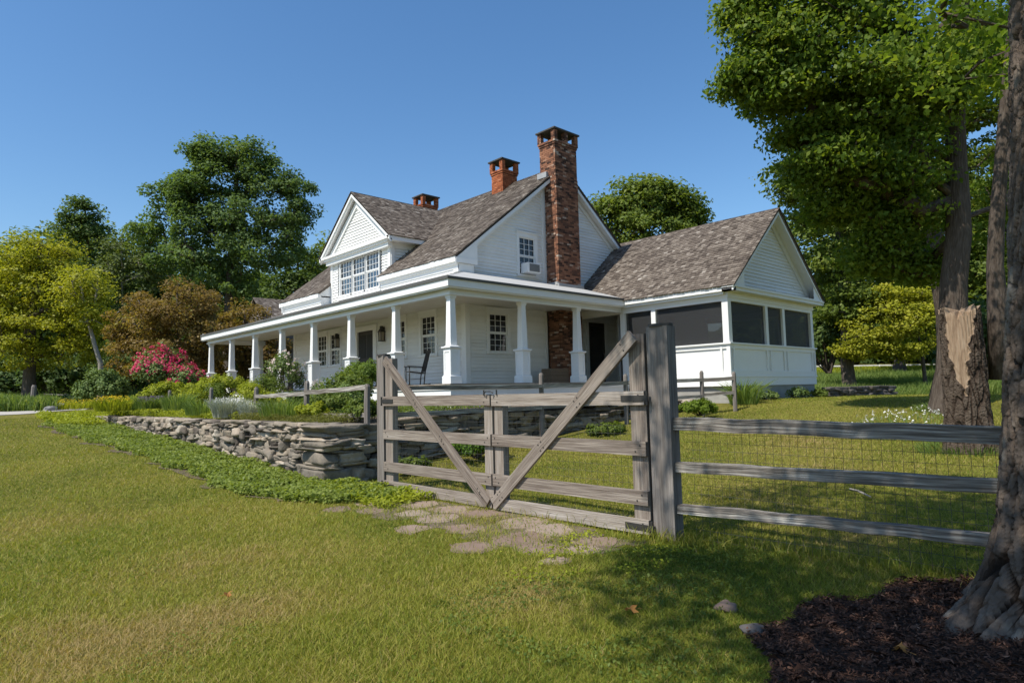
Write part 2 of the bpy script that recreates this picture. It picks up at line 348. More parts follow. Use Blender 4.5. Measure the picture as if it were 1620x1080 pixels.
def wall_run(B, p0, p1, nrm, ztop, zbase, hmin=.06, hmax=.15, lmin=.14, lmax=.5):
    p0 = np.array(p0, float); p1 = np.array(p1, float); L = np.linalg.norm(p1-p0); d = (p1-p0)/L; n = np.array(nrm, float)
    z = 0.0; busy = []
    zt_ = ztop; rows = []
    zb = min(zbase(p0+d*s) for s in np.linspace(0, L, 20))-.08
    z = zb
    while z < zt_-.03:
        h = random.uniform(hmin, hmax)
        if zt_-z-h < .07: h = zt_-z
        rows.append((z, h)); z += h
    for ri, (z, h) in enumerate(rows):
        s = random.uniform(-.25, 0); last = ri == len(rows)-1
        while s < L:
            l = random.uniform(lmin, lmax)*(1.25 if last else 1)*(1.0 if h < .11 else .85)
            c = s+l/2
            hh = h
            skip = any(a < c < b and ri == r_ for a, b, r_ in busy)
            if not skip:
                if ri+1 < len(rows)-1 and random.random() < .17:
                    hh = h+rows[ri+1][1]; l *= .8; busy.append((s-.02, s+l+.02, ri+1)); c = s+l/2
                p = p0+d*np.clip(c, 0, L)
                if z+hh > zbase(p)-.05:
                    V = stone_verts(l/2*1.06, .17, hh/2*1.1, k=random.uniform(4, 9), rough=.15) if random.random() < .35 else block_verts(l/2*1.02, .16, hh/2*1.06)
                    a = random.gauss(0, .05); ca, sa = math.cos(a), math.sin(a)
                    x_, z_ = V[:, 0]*ca-V[:, 2]*sa, V[:, 0]*sa+V[:, 2]*ca
                    o3 = np.array([p[0], p[1], z+hh/2])+np.append(n*random.uniform(-.05, .05)-n*.13, 0)
                    VV = o3+x_[:, None]*np.append(d, 0)+V[:, 1][:, None]*np.append(n, 0)+z_[:, None]*np.array([0, 0, 1.0])
                    B.add(VV, CT_F if len(VV) == len(CT_V) else C4_F, min(1, max(0, random.gauss(.55, .26))))
            s += l+.005
B = NPB()
gb = lambda p: float(ground(p[0], p[1]))
# long face, gently bowed towards the lawn at its far end
pts = [(5.36, 10.6), (5.33, 14.5), (5.27, 18.5), (5.12, 22.5), (4.85, 26.0)]
for a, b in zip(pts[:-1], pts[1:]):
    d = np.array(b)-np.array(a); d /= np.linalg.norm(d)
    wall_run(B, a, b, (-d[1], d[0]), 1.03, gb)
wall_run(B, (5.5, 10.38), (6.7, 10.48), (0, -1), 1.0, gb, .07, .16, .25, .7)
# big corner stones
zc = -.10
for h, parts_ in ((.10, (.5, .33)), (.07, (.3, .3, .25)), (.20, (.52, .30)), (.045, (.4, .42)), (.06, (.28, .54)), (.16, (.3, .52)), (.05, (.84,)), (.07, (.36, .26, .22)), (.11, (.5, .34)), (.05, (.36, .46)), (.075, (.3, .52)), (.12, (.9,))):
    x_ = 5.17+random.uniform(-.03, .03)
    for l in parts_:
        V = block_verts(l/2*1.0, .45+random.uniform(-.06, .05), h/2*1.03)
        a = random.gauss(0, .035); c_, s__ = math.cos(a), math.sin(a); V = np.stack([V[:, 0]*c_-V[:, 1]*s__, V[:, 0]*s__+V[:, 1]*c_, V[:, 2]+V[:, 0]*random.gauss(0, .035)], 1)
        B.add(V+np.array([x_+l/2, 10.62+random.uniform(-.06, .06), zc+h/2]), C4_F, random.uniform(.35, .95)); x_ += l
    zc += h
# return wall towards the wing
wall_run(B, (6.6, 10.66), (13.0, 10.72), (0, -1), 1.06, gb, .05, .11, .2, .6)
wall_run(B, (13.0, 10.72), (17.2, 10.4), (0, -1), 1.14, gb, .06, .12, .2, .6)
wall_ob = B.build('stone_wall', mStone, smooth=False)
tag(wall_ob, 'dry laid fieldstone retaining wall with big corner stones beside the gate', 'stone wall')
core = MB(); core.box(5.52, 5.74, 10.75, 28.5, -.2, .93); core.box(6.0, 17.2, 10.78, 10.95, -.2, .98)
core.build('wall_core', mSoil, wall_ob)
# low wall by the far corner of the wing
B = NPB(); wall_run(B, (23.2, 8.9), (27.2, 8.2), (-.17, -.98), 1.42, gb, .07, .14, .25, .7)
q = B.build('stone_wall', mStoneDark, smooth=False); tag(q, 'low dark stone wall running out from the far corner of the screened wing', 'stone wall')
def rock(name, c, s, mat, label):
    B = NPB(); V = stone_verts(*s, k=3, rough=.16); B.add(V+np.array(c), CT_F, random.random()); q = B.build(name, mat)
    sub = q.modifiers.new('sub', 'SUBSURF'); sub.levels = sub.render_levels = 1
    return tag(q, label, 'rock')
rock('rock', (4.1, 2.33, .03), (.085, .055, .028), mFlag, 'pale grey rock in the grass left of the mulch bed')
rock('rock', (3.80, 2.0, .03), (.085, .07, .03), mStoneDark, 'dark brown rock at the left edge of the mulch bed')
for i, (px, py, s) in enumerate(((62, 643, .28), (78, 644, .22), (88, 641, .3), (70, 638, .25))):
    c = hit(px, py+6); rock('rock', c+np.array([0, 0, s*.4]), (s*1.3, s, s*.6), mStoneGrey,
        ['low grey rock right beside the weathered post on the far left bed', 'second grey rock along the far left bed from its post', 'largest grey rock at the right end of the far left bed', 'grey rock tucked behind the others under the lilies of the far left bed'][i])
# flagstones at the gate
B = MB()
fl = [(x_+random.uniform(-.08, .08), y_+random.uniform(-.1, .1), r_*1.3) for x_, y_, r_ in ((5.15, 4.35, .2), (4.75, 4.15, .17), (4.45, 4.55, .2), (5.2, 4.95, .24), (4.7, 5.0, .27), (4.2, 5.1, .2), (5.15, 5.55, .25), (4.6, 5.65, .2), (5.2, 6.2, .26), (4.7, 6.3, .24), (5.2, 6.85, .22), (4.75, 6.95, .2), (5.15, 7.5, .22), (4.6, 7.6, .18), (4.25, 6.1, .16), (4.35, 8.2, .17), (4.85, 8.2, .14), (4.2, 4.15, .12))]
for x, y, r in fl:
    n = random.randint(8, 11); a0 = random.random()*6; P2 = []
    for k in range(n):
        a = a0+2*math.pi*k/n+random.uniform(-.18, .18); rr = r*random.uniform(.72, 1.12)
        P2.append((x+rr*math.cos(a), y+rr*1.05*math.sin(a)))
    rr_ = random.random(); zt2 = [float(ground(a, b))+.008 for a, b in P2]
    B.face([(a, b, z) for (a, b), z in zip(P2, zt2)], rr_)
    for k in range(n):
        k2 = (k+1) % n; B.face([(P2[k][0], P2[k][1], -.1), (P2[k2][0], P2[k2][1], -.1), (P2[k2][0], P2[k2][1], zt2[k2]), (P2[k][0], P2[k][1], zt2[k])], rr_)
FLAGS = np.array(fl)
sp_ = MB()
for y in np.arange(3.9, 8.3, .1):
    for x in np.arange(4.2, 5.7, .1):
        if (x-4.95-.12*math.sin(y*2.3))**2/.5+((y-6)/2.3)**2+.25*math.sin(x*9)*math.sin(y*7) < 1.0:
            sp_.face([(a, b_, float(ground(a, b_))+.004) for a, b_ in ((x, y), (x+.1, y), (x+.1, y+.1), (x, y+.1))])
o = sp_.build('soil_path', mPathSoil); tag(o, 'trodden brown soil between the flagstones at the gate', 'soil', kind='structure')
o = B.build('stone_path', mFlag); tag(o, 'worn brown flagstones sunk in the grass along the foot of the gate', 'path', kind='structure')

# ------------------------------------------------------------------ house
XW, YW = 13.0, 16.04            # front wall plane, gable wall plane
YB = 28.45                      # far end of the main house
XB = 22.0
HZ = 1.77                       # porch floor
house = empty('farmhouse', (13.0, 16.04, 1.77), 'white clapboard farmhouse with cedar roofs, long columned porch, dormer and screened wing', 'house')
EX = 0.112
def clap(mb, org, u, n, poly, holes=(), ex=EX, lip=.036):
    org = np.array(org, float); u = np.array(u, float); n = np.array(n, float)
    zs = [p[1] for p in poly]; z0, z1 = min(zs), max(zs)
    def span(z):
        xs = []
        for i in range(len(poly)):
            (a, za), (b, zb) = poly[i], poly[(i+1) % len(poly)]
            if (za-z)*(zb-z) <= 0 and za != zb: xs.append(a+(b-a)*(z-za)/(zb-za))
            elif za == zb == z: xs += [a, b]
        return (min(xs), max(xs)) if xs else None
    z = z0
    while z < z1-.004:
        zz = min(z+ex, z1); s0 = span(z+1e-4); s1 = span(zz-1e-4)
        if s0 and s1:
            ivs = [(s0[0], s0[1], s1[0], s1[1])]
            for h in holes:
                if h[2] < (z+zz)/2 < h[3]:
                    out = []
                    for a0, b0, a1, b1 in ivs:
                        if h[1] <= max(a0, a1) or h[0] >= min(b0, b1): out.append((a0, b0, a1, b1)); continue
                        if min(a0, a1) < h[0]: out.append((a0, h[0], a1, h[0]))
                        if max(b0, b1) > h[1]: out.append((h[1], b0, h[1], b1))
                    ivs = out
            for a0, b0, a1, b1 in ivs:
                # split long runs into single boards
                cuts = [0]; 
                while True:
                    c = cuts[-1]+random.uniform(2.2, 4.5)/max(.01, b0-a0)
                    if c >= 1: break
                    cuts.append(c)
                cuts.append(1)
                for c0, c1 in zip(cuts[:-1], cuts[1:]):
                    l = lip*random.uniform(.85, 1.15); r_ = random.random()
                    A = a0+(b0-a0)*c0; Bq = a0+(b0-a0)*c1; A1 = a1+(b1-a1)*c0; B1 = a1+(b1-a1)*c1
                    pA = org+u*A+n*l; pB = org+u*Bq+n*l; qA = org+u*A1+n*.001; qB = org+u*B1+n*.001
                    pA[2] += z; pB[2] += z; qA[2] += zz; qB[2] += zz
                    iA = org+u*A-n*.01; iB = org+u*Bq-n*.01; iA[2] += z; iB[2] += z
                    mb.face([pA, pB, qB, qA], r_); mb.face([iA, iB, pB, pA], r_)
        z = zz
def shingles(mb, org, u, s, L, Sl, keep=None, ex=.135, span=None):
    org = np.array(org, float); u = np.array(u, float); s = np.array(s, float); n = np.cross(u, s)
    if n[2] < 0: n = -n
    k = 0; t = 0.0
    while t < Sl-.02:
        a, b = span(t) if span else (0, L)
        x = a-random.uniform(0, .1)
        while x < b:
            w = random.uniform(.09, .2); x0 = max(x, a); x1 = min(x+w-.006, b)
            if x1-x0 > .015 and (keep is None or keep((x0+x1)/2, t)):
                t0 = t-random.uniform(.0, .022); t1 = min(t+ex*1.5, Sl+.02); h0 = .02+random.uniform(0, .012); h1 = .004
                P0 = org+u*x0+s*t0; P1 = org+u*x1+s*t0; P2 = org+u*x1+s*t1; P3 = org+u*x0+s*t1
                r_ = min(1, max(0, random.gauss(.45, .24)))
                T0, T1, T2, T3 = P0+n*h0, P1+n*h0, P2+n*h1, P3+n*h1
                mb.face([T0, T1, T2, T3], r_); mb.face([P0, P1, T1, T0], r_); mb.face([P3, P0, T0, T3], r_); mb.face([P1, P2, T2, T1], r_)
            x += w
        t += ex
def slab(mb, pts, n, th):          # a plate with outline pts, thickened along -n
    n = np.array(n, float); a = [np.array(p, float) for p in pts]; b = [p-n*th for p in a]
    mb.face(a); mb.face(b[::-1])
    for i in range(len(a)):
        j = (i+1) % len(a); mb.face([b[i], b[j], a[j], a[i]])
def window(org, u, n, w, h, cols=4, rows=3, mid=.5, curtain=False, hood=True, cas=.11):
    """org = middle of the sill on the wall plane; two sashes of cols x rows panes"""
    org = np.array(org, float); u = np.array(u, float); n = np.array(n, float); fr = MB()
    def bx(a, b, z0, z1, d0, d1):
        c = [org+u*a+n*d0, org+u*b+n*d0, org+u*b+n*d1, org+u*a+n*d1]
        q = [np.append(p[:2], org[2]+z0) for p in c]+[np.append(p[:2], org[2]+z1) for p in c]
        if np.cross(u, n)[2] < 0: q = [q[1], q[0], q[3], q[2], q[5], q[4], q[7], q[6]]
        fr._hex(q, .5)
    bx(-w/2-cas, -w/2, 0, h, -.03, .045); bx(w/2, w/2+cas, 0, h, -.03, .045)
    bx(-w/2-cas, w/2+cas, h, h+cas*1.25, -.03, .05)
    if hood: bx(-w/2-cas-.03, w/2+cas+.03, h+cas*1.25, h+cas*1.25+.045, -.03, .085)
    bx(-w/2-cas-.03, w/2+cas+.03, -.06, 0, -.03, .08)
    for k, (za, zb, d) in enumerate(((0, h*mid, -.012), (h*mid, h, .008))):
        bx(-w/2, -w/2+.04, za, zb, d-.03, d); bx(w/2-.04, w/2, za, zb, d-.03, d)
        bx(-w/2+.04, w/2-.04, za, za+.045, d-.03, d); bx(-w/2+.04, w/2-.04, zb-.04, zb, d-.03, d)
        for i in range(1, cols):
            x = -w/2+.04+(w-.08)*i/cols; bx(x-.007, x+.007, za+.045, zb-.04, d-.028, d-.004)
        for i in range(1, rows):
            z = za+.045+(zb-za-.085)*i/rows; bx(-w/2+.04, w/2-.04, z-.007, z+.007, d-.026, d-.006)
    f = fr.build('window', mTrim, house)
    f.location = (0, 0, 0)
    pm = MB(); c0 = org-n*.035
    a, b = c0-u*w/2, c0+u*w/2
    pts = [(a[0], a[1], org[2]), (b[0], b[1], org[2]), (b[0], b[1], org[2]+h), (a[0], a[1], org[2]+h)]
    # panes sit at slightly different angles, as old glass does
    for k in range(2):
        za, zb = (0, h*mid) if k == 0 else (h*mid, h)
        for i in range(cols):
            for j in range(rows):
                x0, x1 = -w/2+w*i/cols, -w/2+w*(i+1)/cols; y0, y1 = za+(zb-za)*j/rows, za+(zb-za)*(j+1)/rows
                jit = [random.uniform(-.0022, .0022) for _ in range(4)]
                q = [np.append((c0+u*xx+n*e)[:2], org[2]+yy) for (xx, yy), e in zip(((x0, y0), (x1, y0), (x1, y1), (x0, y1)), jit)]
                pm.face(q)
    pm.build('pane', mGlassClear if curtain else mGlass, f)
    bk = MB()
    if curtain:
        N_ = 40
        for i in range(N_):
            for half in (0, 1):
                pass
            x0, x1 = -w/2+w*i/N_, -w/2+w*(i+1)/N_
            e0, e1 = .025*math.sin(i*1.9), .025*math.sin((i+1)*1.9)
            q = [np.append((org-n*(.11+e)+u*xx)[:2], org[2]+yy) for xx, yy, e in ((x0, 0, e0), (x1, 0, e1), (x1, h, e1), (x0, h, e0))]
            gap = abs((x0+x1)/2) < .05*w and False
            bk.face(q, .3+.4*(i % 2))
        bk.build('curtain', mCurtain, f)
    return f
m = bpy.data.materials.new('clear_pane'); m.use_nodes = True; t = m.node_tree; t.nodes.remove(t.nodes['Principled BSDF'])
g1 = t.nodes.new('ShaderNodeBsdfGlossy'); g1.inputs['Roughness'].default_value = .02; g1.inputs[0].default_value = (.3, .3, .3, 1); tp = t.nodes.new('ShaderNodeBsdfTransparent'); tp.inputs[0].default_value = (.62, .63, .62, 1)
fz = t.nodes.new('ShaderNodeFresnel'); fz.inputs[0].default_value = 1.32; mx = t.nodes.new('ShaderNodeMixShader')
t.links.new(fz.outputs[0], mx.inputs[0]); t.links.new(tp.outputs[0], mx.inputs[1]); t.links.new(g1.outputs[0], mx.inputs[2]); t.links.new(mx.outputs[0], t.nodes['Material Output'].inputs[0])
mGlassClear = m
mCurtain = M_('lace_curtain', [(0, (.03, .03, .03)), (1, (.17, .165, .155))], rw=.6, noise=(14, .8, 5), rough=.9, transl=.3, tcol=(1, 1, 1))

# ---- walls
wl = MB()
front_w = [(18.05, 2.84, .80, 1.32), (19.85, 2.84, .80, 1.32)]     # (Y middle, sill z, width, height)
front_w2 = [(24.6, 2.8, .82, 1.3), (25.75, 2.8, .82, 1.3)]
holes = [(y-w/2-YW, y+w/2-YW, z-HZ, z+h-HZ) for y, z, w, h in front_w+front_w2]
holes.append((21.55-YW, 22.75-YW, -.1, 2.2))
DW0, DW1 = 20.34, 24.91
clap(wl, (XW, YW, HZ), (0, 1, 0), (-1, 0, 0), [(0, 0), (YB-YW, 0), (YB-YW, 2.62), (0, 2.62)], holes)
# gable wall facing the camera
gh = [(13.98-XW, 14.78-XW, 2.84-HZ, 4.12-HZ), (15.42-XW, 16.2-XW, 5.57-HZ, 6.9-HZ), (16.72-XW, 17.98-XW, -1, 3.4), (18.95-XW, 19.95-XW, -1, 2.35)]
clap(wl, (XW, YW, HZ), (1, 0, 0), (0, -1, 0), [(0, 0), (9, 0), (9, 4.4), (4.5, 4.4+4.5*.785), (0, 4.4)], gh)
# dormer front and cheeks
clap(wl, (XW-.002, DW0, 5.36), (0, 1, 0), (-1, 0, 0), [(0, 0), (DW1-DW0, 0), (DW1-DW0, 1.65), (0, 1.65)], [(.62, 3.98, .1, 1.65)])
clap(wl, (12.94, DW0, 7.3), (0, 1, 0), (-1, 0, 0), [(0, 0), (DW1-DW0, 0), ((DW1-DW0)/2, 1.92)])
clap(wl, (XW, DW0, 6.0), (1, 0, 0), (0, -1, 0), [(0, .28), (0, 1.0), (1.35, 1.0), (1.3, .98)])
clap(wl, (XW, DW1, 6.0), (1, 0, 0), (0, 1, 0), [(0, .28), (0, 1.0), (1.35, 1.0), (1.3, .98)])
# rear and far walls (plain weatherboard)
clap(wl, (XW, YB, HZ), (1, 0, 0), (0, 1, 0), [(0, 0), (9, 0), (9, 4.4), (4.5, 4.4+4.5*.785), (0, 4.4)])
clap(wl, (XB, YW, HZ), (0, 1, 0), (1, 0, 0), [(0, 0), (YB-YW, 0), (YB-YW, 3.9), (0, 3.9)])
wl.build('wall', mPaint, house)
bsm = MB(); bsm.box(XW+.05, XB-.05, YW+.05, YB-.05, .6, HZ); bsm.build('foundation', mConc, house)
# ---- roof of the main block
RS = .785; ZE = 5.81; XE = 12.4; XR = 17.5; ZR = ZE+RS*(XR-XE); sl = math.hypot(1, RS)
Y0, Y1 = YW-.3, YB+.3
def zroof(x): return ZE+RS*(min(x, 2*XR-x)-XE)
rf = MB()
nL = np.array([-RS, 0, 1])/sl; nR = np.array([RS, 0, 1])/sl
def lift(p, n, d): return np.array(p, float)+n*d
XD = 13.06
slab(rf, [(XE, Y0, ZE), (XR, Y0, ZR), (XR, DW0+.02, ZR), (XE, DW0+.02, ZE)], nL, .07)
slab(rf, [(XE, DW1-.02, ZE), (XR, DW1-.02, ZR), (XR, Y1, ZR), (XE, Y1, ZE)], nL, .07)
slab(rf, [(XD, DW0+.02, zroof(XD)), (XR, DW0+.02, ZR), (XR, DW1-.02, ZR), (XD, DW1-.02, zroof(XD))], nL, .07)
slab(rf, [(XR, Y0, ZR), (2*XR-XE, Y0, ZE), (2*XR-XE, Y1, ZE), (XR, Y1, ZR)], nR, .07)
sv = np.array([1, 0, RS])/sl
def keepmain(u, t):
    y = Y0+u; x = XE+t/sl
    if DW0-.02 < y < DW1+.02 and x < XD: return False
    if 16.72 < x < 18.0 and y < 16.2: return False
    if DW0+.4 < y < DW1-.4 and 13.4 < x < 15: return False
    return True
shingles(rf, (XE-.03, Y0-.03, ZE-.02), (0, 1, 0), sv, Y1-Y0+.06, (XR-XE+.03)*sl, keepmain)
svR = np.array([-1, 0, RS])/sl
shingles(rf, (2*XR-XE+.03, Y0-.03, ZE-.02), (0, 1, 0), svR, Y1-Y0+.06, (XR-XE+.03)*sl, lambda u, t: not (Y0+u < 16.2 and 2*XR-XE-t/sl < 18.0))
# ridge cap boards
for y in np.arange(Y0-.03, Y1, .14):
    for sgn in (-1, 1):
        n_ = nL if sgn < 0 else nR
        a = np.array([XR, y, ZR+.045]); b = np.array([XR+sgn*.13, y, ZR+.045-.13*RS])
        e = np.array([0, .15, -.012]); r_ = random.random()*.6
        if not (16.72 < XR < 18 and y < 16.15): rf.face([a, a+e, b+e, b] if sgn < 0 else [b, b+e, a+e, a], r_)
roof_ob = rf.build('roof', mShingle, house)
# ---- dormer roof
DX = 12.65; DC = (DW0+DW1)/2; DH = 2.72; DZE = 7.33; DS = .815; DZR = DZE+DS*DH; dsl = math.hypot(1, DS)
dr = MB()
xr_end = XE+(DZR-ZE)/RS+.05; xe_end = XE+(DZE-ZE)/RS+.05
for sg in (-1, 1):
    n_ = np.array([0, sg*DS, 1])/dsl
    pts = [(DX, DC+sg*DH, DZE), (xe_end, DC+sg*DH, DZE), (xr_end, DC, DZR), (DX, DC, DZR)]
    slab(dr, pts if sg < 0 else pts[::-1], n_, .06)
    sp = lambda t: (0, xe_end-DX+.03+(xr_end-xe_end)*t/(DH*dsl)+.02)
    shingles(dr, (DX-.03, DC+sg*(DH+.03), DZE-.02), (1, 0, 0), np.array([0, -sg, DS])/dsl, 5, (DH+.03)*dsl, None, span=sp)
dr.build('dormer_roof', mShingle, house)
# ---- trim of the house (cornices, rakes, corner boards, friezes)
tm = MB()
def rake(p0, p1, w, d, n, vert=(0, 0, 1), dep=.03):      # a sloping board under a roof edge
    p0 = np.array(p0, float); p1 = np.array(p1, float); n = np.array(n, float); v = np.array(vert, float)*w
    c = [p0-v, p1-v, p1-v+n*d, p0-v+n*d, p0, p1, p1+n*d, p0+n*d]; tm._hex(c, .5)
# main eave front: crown fascia, soffit, frieze (interrupted by the dormer)
for a, b in ((YW-.3, DW0-.02), (DW1+.02, YB+.3)):
    tm.box(XE-.02, XE+.05, a, b, ZE-.20, ZE-.03); tm.box(XE+.05, XE+.14, a+.02, b-.02, ZE-.27, ZE-.12)
    tm.box(XE+.14, XW-.0, a+.04, b-.04, 5.30, ZE-.17); tm.box(XE+.11, XE+.14, a+.03, b-.03, ZE-.40, ZE-.27)
    tm.box(XE+.05, XW, a+.005, a+.035, ZE-.12, ZE+.03); tm.box(XE+.05, XW, b-.035, b-.005, ZE-.12, ZE+.03)
    c_ = [(XE+.03, a+.002, ZE-.1), (XW+.3, a+.002, ZE-.1), (XW+.3, a+.002, ZE+RS*(XW+.3-XE)-.08), (XE+.03, a+.002, ZE-.05)]; tm.face(c_); tm.face([(p[0], b-.002, p[2]) for p in c_])
# gable rakes, camera side and far side
for ys, nn in ((YW, -1), (YB, 1)):
    yo = ys+nn*.3
    for sg in (-1, 1):
        xe = XR+sg*(XR-XE)
        tmp0 = (xe, yo-(.0 if nn < 0 else .05), ZE-.04); tmp1 = (XR, yo-(.0 if nn < 0 else .05), ZR-.04)
        rake(tmp0, tmp1, .19, .05, (0, 1, 0))
        rake((xe, ys+nn*.02-(0 if nn > 0 else .0), ZE-.24), (XR, ys+nn*.02, ZR-.24), .24, .05*nn, (0, 1, 0)) if nn > 0 else rake((xe+(-sg)*.55, ys-.07, ZE-.24+.55*RS), (XR, ys-.07, ZR-.24), .15, .05, (0, 1, 0))
        # soffit strip
        a = np.array([xe, yo, ZE-.2]); b = np.array([XR, yo, ZR-.2]); e = np.array([0, -nn*.3, 0])
        tm.face([a, b, b+e, a+e])
# cornice return on the camera-side gable
tm.box(XE-.0, XW+.28, YW-.32, YW-.305, ZE-.22, ZE-.05); tm.box(XW, XW+.26, YW-.3, YW-.03, ZE-.22, ZE-.06); tm.box(XE+.12, XW+.16, YW-.27, YW-.03, 5.32, ZE-.23)
tm.box(XW-.05, XW+.14, YW-.05, YW+.02, HZ, 5.3); tm.box(XW-.05, XW-.0, YW+.02, YW+.16, HZ, 5.3)
tm.box(XW-.05, XW, YB-.16, YB+.05, HZ, 5.3)
tm.box(16.60, 16.71, YW-.045, YW+.02, HZ, 9.0)
# dormer pediment and trim
tm.box(12.80, XW-.01, DW0-.12, DW1+.12, 6.98, 7.14); tm.box(12.72, XW-.01, DW0-.2, DW1+.2, 7.14, 7.22); tm.box(DX, XW-.01, DC-DH+.05, DC+DH-.05, 7.22, 7.31)
for sg in (-1, 1):
    a = np.array([DX, DC+sg*DH, DZE-.03]); b = np.array([DX, DC, DZR-.03])
    rake(a, b, .16, .05, (1, 0, 0)); rake(a+np.array([.05, 0, -.1]), b+np.array([.05, 0, -.1]), .12, .06, (1, 0, 0))
    rake(np.array([12.86, DC+sg*(DW1-DW0)/2, 7.36]), np.array([12.86, DC, 7.36+DS*(DW1-DW0)/2]), .26, .06, (1, 0, 0), vert=(0, 0, 1))
    e = np.array([.32, 0, 0]); a = a-np.array([0, 0, .13]); b = b-np.array([0, 0, .13]); tm.face([a, b, b+e, a+e])
    # eave box along the dormer side
    yy = sorted((DC+sg*DH, DC+sg*(DH-.06))); tm.box(DX+.06, xe_end-.1, yy[0], yy[1], 7.14, 7.3)
    yy = sorted((DC+sg*(DH-.06), DC+sg*((DW1-DW0)/2))); tm.box(DX+.3, xe_end-.1, yy[0], yy[1], 7.15, 7.2)
    yy = sorted((DC+sg*((DW1-DW0)/2), DC+sg*((DW1-DW0)/2+.05))); tm.box(XW-.03, xe_end-.1, yy[0], yy[1], 6.95, 7.15)
for y in (DW0, DW1-.13): tm.box(XW-.05, XW+.01, y-.02, y+.15, 5.40, 6.98)
tm.box(XW, XW+.13, DW0-.045, DW0-.0, 6.3, 6.95); tm.box(XW, XW+.13, DW1, DW1+.045, 6.3, 6.95)
tm.box(XW-.10, XW-.005, 20.96, 24.28, 5.42, 5.52)
# ground floor door surround and belt
for y0, y1 in ((21.35, 21.56), (22.74, 22.95)): tm.box(XW-.07, XW, y0, y1, HZ, 4.0)
tm.box(XW-.09, XW, 21.28, 23.02, 4.0, 4.2)
tm.box(18.83, 18.96, YW-.06, YW, HZ, 4.1); tm.box(19.94, 20.07, YW-.06, YW, HZ, 4.1); tm.box(18.8, 20.1, YW-.07, YW, 4.1, 4.24)
tm.build('trim', mTrim, house)
# ---- windows and doors
for y, z, w, h in front_w: window((XW, y, z), (0, 1, 0), (-1, 0, 0), w, h, 3, 3, cas=.13)
for y, z, w, h in front_w2: window((XW, y, z), (0, 1, 0), (-1, 0, 0), w, h, 3, 3, cas=.11)
window((14.38, YW, 2.84), (1, 0, 0), (0, -1, 0), .8, 1.28, 3, 3, cas=.13)
window((15.81, YW, 5.57), (1, 0, 0), (0, -1, 0), .78, 1.33, 3, 3, cas=.12)
for y in (21.59, 22.62, 23.65): window((XW-.02, y, 5.60), (0, 1, 0), (-1, 0, 0), .95, 1.38, 4, 3, curtain=True, hood=False, cas=.06)
d = MB(); d.box(XW+.0, XW+.05, 21.56, 22.74, HZ, 4.0); fd = d.build('door', mDoor, house)
d = MB()
for a, b, c, e in ((21.66, 22.1, 2.0, 2.8), (22.2, 22.64, 2.0, 2.8), (21.66, 22.1, 2.95, 3.85), (22.2, 22.64, 2.95, 3.85)): d.box(XW-.012, XW-.0, a, b, c, e)
d.build('door_panel', mDark, fd)
d = MB(); d.box(18.96, 19.94, YW-.02, YW+.03, HZ, 4.1); sdr = d.build('door', mDoor, house)
d = MB(); d.box(19.08, 19.82, YW-.03, YW-.021, 2.1, 3.95); d.build('pane', mGlass, sdr)
d = MB(); d.tube([(19.84, YW-.08, 2.72), (19.84, YW-.08, 2.92)], .014, 8); d.box(19.825, 19.855, YW-.08, YW-.02, 2.71, 2.73); d.box(19.825, 19.855, YW-.08, YW-.02, 2.91, 2.93); d.build('handle', mLead, sdr)

# ---- bricks
def brick_box(bm_, mm, x0, x1, y0, y1, z0, z1, ch=.068, skip=None):
    mm.box(x0+.012, x1-.012, y0+.012, y1-.012, z0, z1-.004)
    z = z0; row = 0
    while z < z1-.02:
        h = min(ch, z1-z)-.009; off = .1 if row % 2 else 0
        for fx in (y0, y1):
            x = x0-off
            while x < x1-.01:
                a, b = max(x, x0), min(x+.2, x1)
                if b-a > .03:
                    j = random.uniform(-.003, .004); yy = (fx-j, fx+.06) if fx == y0 else (fx-.06, fx+j)
                    bm_.box(a+.004, b-.004, yy[0], yy[1], z, z+h, min(1, max(0, random.gauss(.44, .31))))
                x += .2
        for fy in (x0, x1):
            y = y0-(.1-off)
            while y < y1-.01:
                a, b = max(y, y0+.061), min(y+.2, y1-.061)
                if b-a > .03:
                    j = random.uniform(-.003, .004); xx = (fy-j, fy+.06) if fy == x0 else (fy-.06, fy+j)
                    bm_.box(xx[0], xx[1], a+.004, b-.004, z, z+h, min(1, max(0, random.gauss(.44, .31))))
                y += .2
        z += ch; row += 1
def chimney(x0, x1, y0, y1, z0, ztop, mat, holes_x, holes_y, low=None):
    b = MB(); mm = MB(); cap = MB(); so_ = MB()
    zc = ztop-.42
    if low: brick_box(b, mm, low[0], low[1], low[2], low[3], low[4], low[5])
    brick_box(b, mm, x0, x1, y0, y1, z0, zc-.16)
    for k, e in enumerate((.025, .05)): brick_box(b, mm, x0-e, x1+e, y0-e, y1+e, zc-.16+k*.08, zc-.08+k*.08, ch=.08)
    e = .05; xs0, xs1, ys0, ys1 = x0-e, x1+e, y0-e, y1+e
    pw = .17; zt0, zt1 = zc, ztop-.06
    nx_, ny_ = holes_x, holes_y
    for i in range(nx_+1):
        cx = xs0+pw/2+(xs1-xs0-pw)*i/nx_
        for yy in (ys0+pw/2, ys1-pw/2): brick_box(b, mm, cx-pw/2, cx+pw/2, yy-pw/2, yy+pw/2, zt0, zt1)
    for i in range(1, ny_):
        cy = ys0+pw/2+(ys1-ys0-pw)*i/ny_
        for xx in (xs0+pw/2, xs1-pw/2): brick_box(b, mm, xx-pw/2, xx+pw/2, cy-pw/2, cy+pw/2, zt0, zt1)
    c = b.build('chimney', mat, house)
    mm.build('mortar', mMortar, c)
    cap.box(xs0-.05, xs1+.05, ys0-.05, ys1+.05, ztop-.06, ztop); cap.build('chimney_cap', mSoot, c, bevel=.008)
    return c
